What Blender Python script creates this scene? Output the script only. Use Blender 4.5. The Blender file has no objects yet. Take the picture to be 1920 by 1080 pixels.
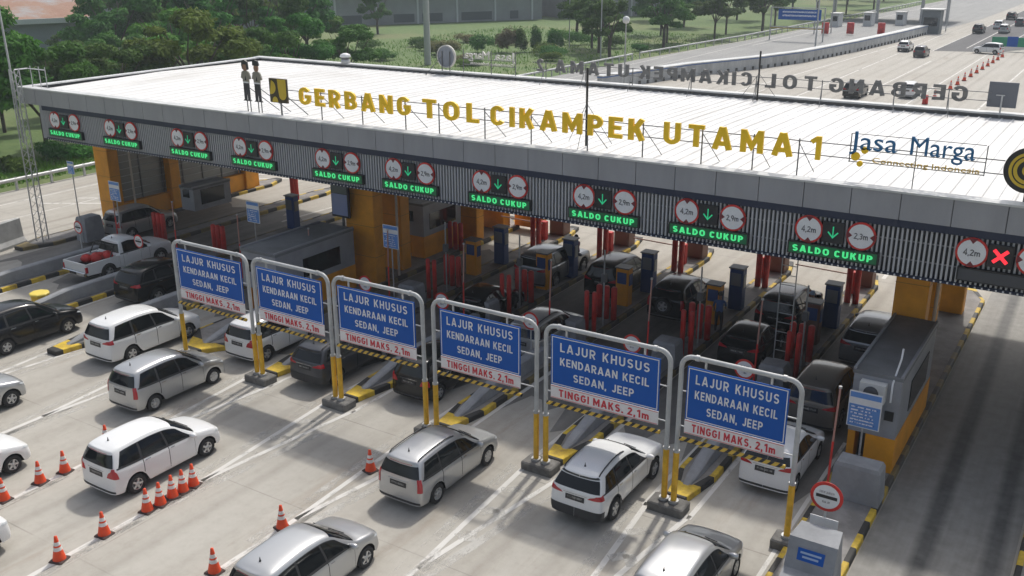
import bpy, math, random
from mathutils import Vector, Matrix
S = bpy.context.scene
C = S.collection
RND = random.Random(7)

# ------------------------------------------------------------------ camera, sky, sun, exposure
YAW, PITCH, ROLL, FPX, CAMZ = -0.5691003, 0.3379080, -0.0044392, 1822.21, 15.524
fw = Vector((math.sin(YAW)*math.cos(PITCH), math.cos(YAW)*math.cos(PITCH), -math.sin(PITCH)))
r0 = Vector((math.cos(YAW), -math.sin(YAW), 0)); u0 = r0.cross(fw)
rr = math.cos(ROLL)*r0+math.sin(ROLL)*u0; uu = -math.sin(ROLL)*r0+math.cos(ROLL)*u0
cam = bpy.data.cameras.new("camera"); cam.sensor_width = 36; cam.lens = FPX/1920*36
cam.clip_start = 0.5; cam.clip_end = 3000
camo = bpy.data.objects.new("camera", cam); C.objects.link(camo)
m = Matrix((rr, uu, -fw)).transposed().to_4x4(); m.translation = (0, 0, CAMZ); camo.matrix_world = m
S.camera = camo
SUNV = Vector((0.10, -0.72, -1.0))
W = bpy.data.worlds.new("World"); S.world = W; W.use_nodes = True
nt = W.node_tree; bg = nt.nodes["Background"]
sky = nt.nodes.new("ShaderNodeTexSky"); sky.sky_type = 'NISHITA'; sky.sun_disc = False
sky.sun_elevation = math.atan2(1, SUNV.xy.length); sky.sun_rotation = math.atan2(-SUNV.x, -SUNV.y)
sky.air_density = 1.0; sky.dust_density = 3.0; sky.ozone_density = 1.0
hs = nt.nodes.new("ShaderNodeHueSaturation"); hs.inputs["Saturation"].default_value = .55; nt.links.new(sky.outputs[0], hs.inputs["Color"]); nt.links.new(hs.outputs[0], bg.inputs[0]); bg.inputs[1].default_value = 0.15; sky.dust_density = 4.0
sl = bpy.data.lights.new("sun", 'SUN'); sl.energy = 2.6; sl.angle = math.radians(2.5); sl.color = (1, .955, .88)
so = bpy.data.objects.new("sun", sl); C.objects.link(so)
so.rotation_euler = SUNV.to_track_quat('-Z', 'Y').to_euler()
vs = S.view_settings; vs.view_transform = 'Standard'; vs.look = 'None'; vs.exposure = 0.07; vs.gamma = 1
S.cycles.max_bounces = 6; S.cycles.diffuse_bounces = 3; S.cycles.glossy_bounces = 2
S.cycles.transparent_max_bounces = 6; S.cycles.volume_bounces = 0; S.cycles.caustics_reflective = False
try:
    S.cycles.use_denoising = True
except Exception:
    pass

# ------------------------------------------------------------------ materials
MATS = {}
def mat(name, col, rough=.6, metal=0., var=.0, scale=1.5, emit=0, coat=0, dirt=None, spec=.5, stretch=None):
    if name in MATS: return MATS[name]
    M = bpy.data.materials.new(name); M.use_nodes = True; n = M.node_tree.nodes; l = M.node_tree.links
    b = n["Principled BSDF"]; b.inputs["Base Color"].default_value = (*col, 1)
    b.inputs["Roughness"].default_value = rough; b.inputs["Metallic"].default_value = metal
    b.inputs["Specular IOR Level"].default_value = spec
    if coat: b.inputs["Coat Weight"].default_value = coat; b.inputs["Coat Roughness"].default_value = .05
    if emit: b.inputs["Emission Color"].default_value = (*col, 1); b.inputs["Emission Strength"].default_value = emit
    if var:
        g = n.new("ShaderNodeNewGeometry"); mp = n.new("ShaderNodeMapping"); l.new(g.outputs["Position"], mp.inputs[0])
        if stretch: mp.inputs["Scale"].default_value = stretch
        t = n.new("ShaderNodeTexNoise"); t.inputs["Scale"].default_value = scale; t.inputs["Detail"].default_value = 5
        t.inputs["Roughness"].default_value = .65
        l.new(mp.outputs[0], t.inputs["Vector"])
        r = n.new("ShaderNodeValToRGB"); d = dirt or tuple(c*(1-var) for c in col)
        r.color_ramp.elements[0].position = .36; r.color_ramp.elements[0].color = (*d, 1)
        r.color_ramp.elements[1].position = .66; r.color_ramp.elements[1].color = (*[min(1, c*(1+var*.35)) for c in col], 1)
        l.new(t.outputs[0], r.inputs[0]); l.new(r.outputs[0], b.inputs["Base Color"])
    MATS[name] = M
    return M
class NB:
    """small node builder"""
    def __init__(s, name):
        s.M = bpy.data.materials.new(name); s.M.use_nodes = True; s.n = s.M.node_tree.nodes; s.l = s.M.node_tree.links
        s.b = s.n["Principled BSDF"]; MATS[name] = s.M
        s.pos = s.n.new("ShaderNodeNewGeometry").outputs["Position"]
    def noise(s, scale, stretch=(1, 1, 1), detail=5, rough=.6, vec=None):
        mp = s.n.new("ShaderNodeMapping"); s.l.new(vec or s.pos, mp.inputs[0]); mp.inputs["Scale"].default_value = stretch
        t = s.n.new("ShaderNodeTexNoise"); t.inputs["Scale"].default_value = scale; t.inputs["Detail"].default_value = detail
        t.inputs["Roughness"].default_value = rough; s.l.new(mp.outputs[0], t.inputs["Vector"]); return t.outputs[0]
    def ramp(s, x, stops):
        r = s.n.new("ShaderNodeValToRGB"); e = r.color_ramp.elements
        while len(e) < len(stops): e.new(.5)
        for k, (p, c) in enumerate(stops):
            e[k].position = p; e[k].color = (*c, 1) if not isinstance(c, (int, float)) else (c, c, c, 1)
        s.l.new(x, r.inputs[0]); return r.outputs[0]
    def math(s, op, a, b=None):
        k = s.n.new("ShaderNodeMath"); k.operation = op
        for i, v in enumerate((a, b)):
            if v is None: continue
            if isinstance(v, (int, float)): k.inputs[i].default_value = v
            else: s.l.new(v, k.inputs[i])
        return k.outputs[0]
    def mix(s, f, a, b, mode='MIX'):
        k = s.n.new("ShaderNodeMix"); k.data_type = 'RGBA'; k.blend_type = mode
        for i, v in ((0, f), (6, a), (7, b)):
            if isinstance(v, (int, float)): k.inputs[i].default_value = v
            elif isinstance(v, tuple): k.inputs[i].default_value = (*v, 1)
            else: s.l.new(v, k.inputs[i])
        return k.outputs[2]
    def xyz(s, vec=None):
        k = s.n.new("ShaderNodeSeparateXYZ"); s.l.new(vec or s.pos, k.inputs[0]); return k.outputs
    def out(s, col, rough=.8, bump=None, bstr=.2, bdist=.02):
        s.l.new(col, s.b.inputs["Base Color"]); s.b.inputs["Roughness"].default_value = rough
        if bump is not None:
            k = s.n.new("ShaderNodeBump"); k.inputs["Strength"].default_value = bstr; k.inputs["Distance"].default_value = bdist
            s.l.new(bump, k.inputs["Height"]); s.l.new(k.outputs[0], s.b.inputs["Normal"])
        return s.M

def m_concrete():
    s = NB("plaza concrete")
    big = s.noise(.11, (1, 1, 1), 4); streak = s.noise(.9, (1, .055, 1), 6, .7); fine = s.noise(2.6, (1, 1, 1), 8, .75)
    col = s.ramp(big, [(.3, (.31, .28, .235)), (.5, (.385, .362, .318)), (.7, (.43, .415, .375))])
    col = s.mix(.6, col, s.ramp(streak, [(.26, (.26, .235, .195)), (.5, (.375, .352, .308)), (.74, (.46, .44, .395))]))
    col = s.mix(.30, col, s.ramp(fine, [(.25, (.24, .22, .19)), (.5, (.42, .405, .37)), (.8, (.54, .52, .48))]))
    stain = s.ramp(s.noise(.55, (1, .16, 1), 6, .7), [(.56, 0.), (.76, .6)])
    col = s.mix(stain, col, (.22, .165, .115))
    o = s.xyz()
    # expansion joints, with their own tar colour
    def joint(c, period, off, w):
        f = s.math('FRACT', s.math('DIVIDE', s.math('ADD', c, off), period))
        return s.math('LESS_THAN', s.math('ABSOLUTE', s.math('SUBTRACT', f, .5)), w/period)
    j = s.math('MAXIMUM', joint(o[1], 5.0, 500, .022), joint(o[0], 4.15, 401.6, .018))
    lc = s.math('MULTIPLY', s.math('ABSOLUTE', s.math('SUBTRACT', s.math('FRACT', s.math('ADD', s.math('DIVIDE', s.math('ADD', o[0], 24.2), 4.14), 100.5)), .5)), 4.14)
    tt = s.math('ABSOLUTE', s.math('SUBTRACT', lc, .74))
    tw = s.math('ADD', .30, s.math('MULTIPLY', s.math('SUBTRACT', streak, .5), .5))
    trk = s.math('MULTIPLY', s.ramp(s.math('DIVIDE', tt, tw), [(.2, 1.), (1., 0.)]), s.ramp(s.noise(.35, (1, .10, 1), 4), [(.35, .0), (.7, .45)]))
    col = s.mix(trk, col, (.17, .15, .125))
    jn = s.ramp(s.noise(.5), [(.35, .0), (.65, .6)])
    col = s.mix(s.math('MULTIPLY', j, jn), col, (.15, .14, .125))
    return s.out(col, .85, fine, .15)
def m_rubber_lane():
    s = NB("tyre darkened concrete")
    a = s.noise(1.0, (1, .05, 1), 6, .7); f = s.noise(2.2)
    x = s.xyz()[0]
    # two wheel tracks run the length of the lane
    t1 = s.math('ABSOLUTE', s.math('SUBTRACT', s.math('ABSOLUTE', s.math('ADD', x, s.math('ADD', 1.42, s.math('MULTIPLY', s.xyz()[1], .020)))), .82))
    w = s.math('ADD', .34, s.math('MULTIPLY', s.math('SUBTRACT', a, .5), .35))
    tr = s.ramp(s.math('DIVIDE', t1, w), [(.35, 1.), (1., 0.)])
    col = s.ramp(a, [(.3, (.16, .152, .138)), (.55, (.24, .232, .213)), (.8, (.31, .30, .28))])
    col = s.mix(s.math('MULTIPLY', tr, .9), col, (.035, .035, .036))
    col = s.mix(.2, col, s.ramp(f, [(.3, (.1, .1, .09)), (.8, (.5, .5, .47))]))
    return s.out(col, .75)
def m_oil_shade():
    s = NB("oil and shade darkened lane concrete")  # oily streaks, with the shade under the canopy deepened in the colour
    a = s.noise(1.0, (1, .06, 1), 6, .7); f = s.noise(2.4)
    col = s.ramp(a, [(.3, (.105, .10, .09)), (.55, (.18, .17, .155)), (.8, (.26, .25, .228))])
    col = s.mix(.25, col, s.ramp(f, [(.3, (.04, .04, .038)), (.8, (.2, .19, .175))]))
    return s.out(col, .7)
def m_asphalt():
    s = NB("asphalt")
    a = s.noise(.6, (1, .08, 1)); f = s.noise(4)
    col = s.mix(.35, s.ramp(a, [(.3, (.055, .055, .058)), (.7, (.10, .10, .105))]), s.ramp(f, [(.3, (.05, .05, .05)), (.7, (.12, .12, .12))]))
    return s.out(col, .85)
def m_paint():
    s = NB("worn white road paint")
    a = s.noise(1.6, (1, .35, 1), 8, .75); a2 = s.noise(.35, (1, 1, 1), 3)
    fac = s.ramp(s.math('ADD', s.math('MULTIPLY', a, .75), s.math('MULTIPLY', a2, .25)), [(.33, 0.), (.48, .92)])
    s.b.inputs["Base Color"].default_value = (.66, .645, .61, 1); s.b.inputs["Roughness"].default_value = .8
    tr = s.n.new("ShaderNodeBsdfTransparent"); mx = s.n.new("ShaderNodeMixShader")
    s.l.new(fac, mx.inputs[0]); s.l.new(tr.outputs[0], mx.inputs[1]); s.l.new(s.b.outputs[0], mx.inputs[2])
    s.l.new(mx.outputs[0], s.n["Material Output"].inputs[0]); return s.M
def m_ghost():
    s = NB("ghost of removed road paint")
    a = s.noise(1.1, (1, .5, 1), 8, .8)
    fac = s.ramp(a, [(.44, 0.), (.60, .7)])
    s.b.inputs["Base Color"].default_value = (.60, .585, .545, 1); s.b.inputs["Roughness"].default_value = .85
    tr = s.n.new("ShaderNodeBsdfTransparent"); mx = s.n.new("ShaderNodeMixShader")
    s.l.new(fac, mx.inputs[0]); s.l.new(tr.outputs[0], mx.inputs[1]); s.l.new(s.b.outputs[0], mx.inputs[2])
    s.l.new(mx.outputs[0], s.n["Material Output"].inputs[0]); return s.M
def m_kerb():
    s = NB("yellow and black kerb paint")
    o = s.xyz(); f = s.math('FRACT', s.math('DIVIDE', s.math('ADD', o[1], 300.2), 1.5))
    k = s.math('GREATER_THAN', f, .5)
    d = s.noise(3, (1, 1, 1), 7, .7)
    yel = s.ramp(d, [(.3, (.34, .22, .04)), (.6, (.66, .46, .03)), (.8, (.72, .56, .14))])
    blk = s.ramp(d, [(.3, (.014, .014, .014)), (.65, (.035, .034, .032)), (.85, (.14, .13, .11))])
    y = o[1]; wr = s.math('MULTIPLY', s.ramp(s.math('DIVIDE', s.math('SUBTRACT', y, 26), 22), [(.0, 0.), (.12, .9), (.62, .9), (.74, .15)]), s.ramp(d, [(.3, .7), (.6, 1.)]))  # worn paint, also darkened in colour along the stretch in the canopy's shade
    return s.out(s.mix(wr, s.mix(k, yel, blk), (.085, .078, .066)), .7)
def m_hazard():
    s = NB("yellow and black hazard stripes")
    tc = s.n.new("ShaderNodeTexCoord").outputs["Object"]; o = s.xyz(tc)
    f = s.math('FRACT', s.math('DIVIDE', s.math('ADD', s.math('ADD', o[0], s.math('MULTIPLY', o[2], -1.0)), 100), .24))
    k = s.math('GREATER_THAN', f, .55)
    return s.out(s.mix(k, (.68, .44, .05), (.02, .02, .02)), .5)
def m_roof():
    s = NB("white ribbed roof sheet")
    st = s.noise(.5, (.06, 1.4, 1), 6, .7); fine = s.noise(.35, (1, .25, 1), 6, .7)
    col = s.ramp(fine, [(.28, (.58, .57, .54)), (.45, (.70, .70, .69)), (.7, (.78, .78, .78))])
    rb = s.math('ABSOLUTE', s.math('SUBTRACT', s.math('FRACT', s.math('DIVIDE', s.math('ADD', s.xyz()[0], 50.2), .9)), .5))
    gr = s.math('MULTIPLY', s.ramp(rb, [(.30, 0.), (.46, 1.)]), s.ramp(s.noise(.30, (1, .3, 1), 5, .7), [(.35, .05), (.65, .5)]))
    col = s.mix(gr, col, (.46, .45, .43))
    stain = s.ramp(s.noise(.22, (.6, 1, 1), 7, .75), [(.50, 0.), (.72, .6)])
    y = s.xyz()[1]
    back = s.ramp(s.math('DIVIDE', s.math('SUBTRACT', y, 41), 7), [(0, .35), (1, 1.)])
    col = s.mix(s.math('MULTIPLY', stain, back), col, (.42, .39, .34))
    return s.out(col, .45)
def m_leaf(name, dark, light):
    s = NB(name)
    oi = s.n.new("ShaderNodeObjectInfo")
    a = s.noise(.45, (1, 1, 1), 3); b = s.noise(3.0, (1, 1, 1), 3)
    col = s.ramp(s.math('ADD', s.math('MULTIPLY', a, .6), s.math('MULTIPLY', b, .4)), [(.32, dark), (.68, light)])
    h = s.n.new("ShaderNodeHueSaturation"); s.l.new(col, h.inputs["Color"])
    s.l.new(s.math('ADD', .47, s.math('MULTIPLY', oi.outputs["Random"], .06)), h.inputs["Hue"])
    s.l.new(s.math('ADD', .75, s.math('MULTIPLY', oi.outputs["Random"], .5)), h.inputs["Value"])
    s.b.inputs["Specular IOR Level"].default_value = .1
    s.out(h.outputs[0], .6)
    tl = s.n.new("ShaderNodeBsdfTranslucent"); s.l.new(h.outputs[0], tl.inputs[0]); mx = s.n.new("ShaderNodeMixShader"); mx.inputs[0].default_value = .3
    s.l.new(s.b.outputs[0], mx.inputs[1]); s.l.new(tl.outputs[0], mx.inputs[2]); s.l.new(mx.outputs[0], s.n["Material Output"].inputs[0])
    return s.M
def m_grass():
    s = NB("grass field")
    a = s.noise(.045, (1, 1, 1), 5); f = s.noise(.8, (1, 1, 1), 8, .75)
    col = s.ramp(a, [(.3, (.075, .15, .035)), (.5, (.12, .20, .05)), (.62, (.19, .21, .08)), (.75, (.24, .20, .11))])
    col = s.mix(.5, col, s.ramp(f, [(.3, (.03, .06, .015)), (.6, (.10, .14, .04)), (.8, (.20, .20, .09))]))
    return s.out(col, .9, f, .6, .3)
def m_rust():
    s = NB("rusty corrugated roof")
    a = s.noise(.12, (1, 1, 1), 6, .7)
    col = s.ramp(a, [(.35, (.30, .32, .33)), (.5, (.30, .17, .11)), (.7, (.24, .10, .06))])
    return s.out(col, .7)

def m_print():
    s = NB("small white print too small to read"); o = s.xyz()
    a = s.noise(16, (1, 0, .4), 2, .5)
    return s.out(s.mix(s.ramp(a, [(.44, 0.), (.5, 1.)]), (.05, .16, .48), (.75, .77, .80)), .5)
PRINT = m_print(); PRINTD = mat("small dark print", (.12, .12, .13), .5, var=.1, scale=22, dirt=(.75, .75, .76), stretch=(1, 0, .3))
CONC = m_concrete(); LANE = m_rubber_lane(); ASPH = m_asphalt(); OIL_SHADE = m_oil_shade(); PAINT = m_paint(); GHOST = m_ghost(); KERB = m_kerb()
HAZ = m_hazard(); ROOF = m_roof(); GRASS = m_grass(); RUST = m_rust()
LEAF = m_leaf("dark tree foliage", (.024, .080, .012), (.11, .235, .035))
LEAF2 = m_leaf("bright tree foliage", (.045, .12, .014), (.17, .30, .040))
REED = m_leaf("dry reed foliage", (.10, .11, .04), (.26, .22, .11))
BARK = mat("bark", (.10, .08, .06), .9, var=.4)
GALV = mat("galvanised steel", (.50, .51, .51), .42, .35, var=.25, scale=3)
STEEL = mat("dark steel", (.16, .165, .17), .5, .5)
POLE = mat("pole grey paint", (.42, .43, .43), .5)
YEL = mat("yellow post paint", (.75, .43, .02), .5, var=.25, scale=2.5)
ORA = mat("orange wall paint", (.78, .325, .010), .55, var=.2, scale=.8)
FASC = mat("grey fascia panel", (.315, .32, .34), .45, var=.10, scale=1.1, stretch=(1, 1, .25))
COPE = mat("coping metal", (.60, .61, .60), .4, var=.2, scale=.8)
NAVY = mat("navy band", (.008, .016, .045), .5)
SLAT = mat("light louvre slat", (.42, .43, .445), .45)
DARKP = mat("dark backing panel", (.065, .068, .075), .6)
SOFF = mat("soffit sheet", (.13, .13, .135), .7)
BLUE = mat("blue sign sheet", (.007, .095, .42), .55, var=.1, scale=.7, spec=.2)
WHITE = mat("white sign paint", (.74, .75, .76), .5, var=.08, scale=2)
REDT = mat("red sign lettering", (.58, .02, .04), .4)
PINK = mat("white panel sheet", (.80, .77, .77), .5, var=.1, spec=.2)
RED = mat("red paint", (.62, .028, .02), .5, var=.3, scale=2)
BLACK = mat("black paint", (.015, .015, .016), .5)
CGREY = mat("painted concrete grey", (.30, .31, .325), .8, var=.22, scale=1.2)
CLITE = mat("pale precast concrete", (.42, .42, .41), .85, var=.25, scale=1.2)
BROWN = mat("brown cabinet", (.16, .075, .05), .6)
GREENL = mat("green lit dots", (.07, .80, .25), .5, emit=.62)
GREENA = mat("green lit arrow", (.03, .70, .30), .5, emit=.25)
LEDBG = mat("dark green screen", (.012, .16, .055), .4)
REDL = mat("red lit cross", (1., .03, .05), .5, emit=1.0)
GOLD = mat("gold letters", (.95, .60, .006), .45, var=.1, scale=2)
TEAL = mat("deep blue letters", (.010, .13, .30), .4)
LETB = mat("dark letter backs", (.16, .16, .155), .6)
LETS = mat("pale letter sides", (.55, .54, .50), .5)
DBLUE = mat("blue machine", (.02, .06, .20), .5)
LBLUE = mat("pale blue sign", (.10, .25, .58), .4)
GLASS = mat("tinted glass", (.010, .013, .015), .07, spec=.5, var=.55, scale=.8)
GLASSG = mat("greenish glass", (.04, .065, .06), .06, spec=.8)
TYRE = mat("tyre rubber", (.02, .02, .021), .85)
RIM = mat("alloy rim", (.52, .53, .54), .3, .7)
UNDER = mat("underbody black", (.012, .012, .012), .9, spec=.1)
TAIL = mat("tail lamp red", (.42, .012, .022), .12, coat=.5)
HEAD = mat("headlamp lens", (.62, .66, .68), .12, coat=.5)
CHROME = mat("chrome", (.70, .71, .72), .15, 1.)
PLATE = mat("black number plate", (.02, .02, .022), .4)
PLASTIC = mat("black car plastic", (.03, .031, .033), .6)
CONEO = mat("orange cone plastic", (.80, .075, .015), .55, var=.12, scale=4)
CONEW = mat("cone reflective white", (.72, .70, .68), .4)
RUBB = mat("cone rubber base", (.06, .035, .03), .8)
SKIN = mat("skin", (.28, .15, .09), .55)
PAINTS = {
 'white': mat("white car paint", (.74, .75, .75), .28, coat=.6),
 'silver': mat("silver car paint", (.46, .47, .475), .3, .6, coat=.6),
 'grey': mat("dark grey car paint", (.060, .064, .074), .28, .5, coat=.4),
 'black': mat("black car paint", (.005, .0055, .007), .2, coat=.25, spec=.35),
 'bronze': mat("bronze grey car paint", (.20, .185, .165), .3, .5, coat=.6),
 'steel': mat("steel grey car paint", (.24, .25, .26), .3, .6, coat=.6),
}

# ------------------------------------------------------------------ mesh helpers
class MB:
    def __init__(s): s.v = []; s.f = []; s.mi = []; s.sm = []; s.mats = []
    def _m(s, m):
        if m is None: return 0
        if m not in s.mats: s.mats.append(m)
        return s.mats.index(m)
    def add(s, vs, fs, m=None, smooth=False):
        o = len(s.v); k = s._m(m); s.v += [tuple(v) for v in vs]
        for f in fs: s.f.append(tuple(i+o for i in f)); s.mi.append(k); s.sm.append(smooth)
        return s
    def box(s, a, b, m=None):
        x0, y0, z0 = a; x1, y1, z1 = b
        v = [(x0,y0,z0),(x1,y0,z0),(x1,y1,z0),(x0,y1,z0),(x0,y0,z1),(x1,y0,z1),(x1,y1,z1),(x0,y1,z1)]
        return s.add(v, [(0,3,2,1),(4,5,6,7),(0,1,5,4),(1,2,6,5),(2,3,7,6),(3,0,4,7)], m)
    def bbox(s, a, b, r=.03, m=None):
        """box with bevelled vertical and top edges"""
        x0, y0, z0 = a; x1, y1, z1 = b
        def ring(d, z): return [(x0+r+d, y0+d, z), (x1-r-d, y0+d, z), (x1-d, y0+r+d, z), (x1-d, y1-r-d, z), (x1-r-d, y1-d, z), (x0+r+d, y1-d, z), (x0+d, y1-r-d, z), (x0+d, y0+r+d, z)]
        R = [ring(0, z0), ring(0, z1-r), ring(r, z1)]
        v = sum(R, []); f = []
        for k in range(2):
            for i in range(8): f.append((k*8+i, k*8+(i+1) % 8, (k+1)*8+(i+1) % 8, (k+1)*8+i))
        f.append(tuple(16+i for i in range(8))); f.append(tuple(7-i for i in range(8)))
        return s.add(v, f, m)
    def cyl(s, p, q, r, n=10, m=None, r2=None, cap=True):
        p = Vector(p); q = Vector(q); d = (q-p).normalized(); a = d.orthogonal().normalized(); b = d.cross(a); r2 = r if r2 is None else r2
        v = []
        for c, R in ((p, r), (q, r2)):
            for i in range(n):
                t = 2*math.pi*i/n; v.append(c+(a*math.cos(t)+b*math.sin(t))*R)
        s.add(v, [(i, (i+1) % n, n+(i+1) % n, n+i) for i in range(n)], m, True)
        if cap: s.add(v, [tuple(range(n-1, -1, -1)), tuple(range(n, 2*n))], m)
        return s
    def tube(s, pts, r, n=10, m=None):
        pts = [Vector(p) for p in pts]; rings = []
        up = None
        for i, p in enumerate(pts):
            d = ((pts[min(i+1, len(pts)-1)]-p).normalized()+(p-pts[max(i-1, 0)]).normalized()).normalized()
            a = d.orthogonal().normalized() if up is None else (up-d*up.dot(d)).normalized(); up = a; b = d.cross(a)
            rings.append([p+(a*math.cos(2*math.pi*k/n)+b*math.sin(2*math.pi*k/n))*r for k in range(n)])
        v = sum(rings, []); f = []
        for i in range(len(pts)-1):
            for k in range(n): f.append((i*n+k, i*n+(k+1) % n, (i+1)*n+(k+1) % n, (i+1)*n+k))
        s.add(v, f, m, True); s.add(v, [tuple(range(n-1, -1, -1)), tuple((len(pts)-1)*n+k for k in range(n))], m)
        return s
    def lathe(s, prof, n=16, m=None, o=(0, 0, 0), axis='z', smooth=True):
        v = []
        for r, z in prof:
            for i in range(n):
                t = 2*math.pi*i/n; x, y = r*math.cos(t), r*math.sin(t)
                p = (x, y, z) if axis == 'z' else ((z, x, y) if axis == 'x' else (x, z, y))
                v.append((p[0]+o[0], p[1]+o[1], p[2]+o[2]))
        f = []
        for k in range(len(prof)-1):
            for i in range(n): f.append((k*n+i, k*n+(i+1) % n, (k+1)*n+(i+1) % n, (k+1)*n+i))
        return s.add(v, f, m, smooth)
    def prism(s, poly, z0, z1, m=None, plane='xy'):
        """polygon extruded; plane xy: along z, xz: along y, yz: along x"""
        def P(a, b, c): return (a, b, c) if plane == 'xy' else ((a, c, b) if plane == 'xz' else (c, a, b))
        n = len(poly); v = [P(a, b, z0) for a, b in poly]+[P(a, b, z1) for a, b in poly]
        f = [(i, (i+1) % n, n+(i+1) % n, n+i) for i in range(n)]+[tuple(range(n-1, -1, -1)), tuple(range(n, 2*n))]
        return s.add(v, f, m)
    def disc(s, c, r, n=20, m=None, t=.0, facing='y'):
        v = [(c[0]+r*math.cos(2*math.pi*i/n), c[1], c[2]+r*math.sin(2*math.pi*i/n)) for i in range(n)]
        return s.prism([(a[0], a[2]) for a in v], c[1], c[1]+t, m, 'xz')
    def mesh(s, name):
        me = bpy.data.meshes.new(name); me.from_pydata(s.v, [], s.f)
        for m in s.mats: me.materials.append(m)
        me.polygons.foreach_set("material_index", s.mi); me.polygons.foreach_set("use_smooth", s.sm)
        return me
    def build(s, name, parent=None, loc=None, fix=True):
        me = s.mesh(name)
        if fix:
            import bmesh
            bm = bmesh.new(); bm.from_mesh(me); bmesh.ops.recalc_face_normals(bm, faces=bm.faces); bm.to_mesh(me); bm.free()
        return link(name, me, parent, loc)
def link(name, data, parent=None, loc=None, rot=None):
    o = bpy.data.objects.new(name, data); C.objects.link(o)
    if parent: o.parent = parent
    if loc: o.location = loc
    if rot: o.rotation_euler = rot
    return o
def tag(o, label=None, cat=None, group=None, kind=None):
    if label: o['label'] = label
    if cat: o['category'] = cat
    if group: o['group'] = group
    if kind: o['kind'] = kind
    return o
def thing(name, label, cat, loc=(0, 0, 0), rz=0, group=None):
    o = bpy.data.objects.new(name, None); C.objects.link(o); o.location = loc; o.rotation_euler = (0, 0, rz)
    return tag(o, label, cat, group)
def struct(name, mb, **k): return tag(mb.build(name, **k), kind='structure')
def kids(o): return [c for c in list(o.children)]
def copy_tree(o, parent=None):
    c = o.copy(); C.objects.link(c); c.parent = parent
    for ch in kids(o): copy_tree(ch, c)
    return c
def dup(o, loc, label, rz=None, group=None, cat=None):
    c = copy_tree(o); c.location = loc; c['label'] = label
    if rz is not None: c.rotation_euler = (0, 0, rz)
    if group: c['group'] = group
    return c
ORD = ["first", "second", "third", "fourth", "fifth", "sixth", "seventh", "eighth", "ninth", "tenth", "eleventh", "twelfth", "thirteenth", "fourteenth", "fifteenth", "sixteenth"]
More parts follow.
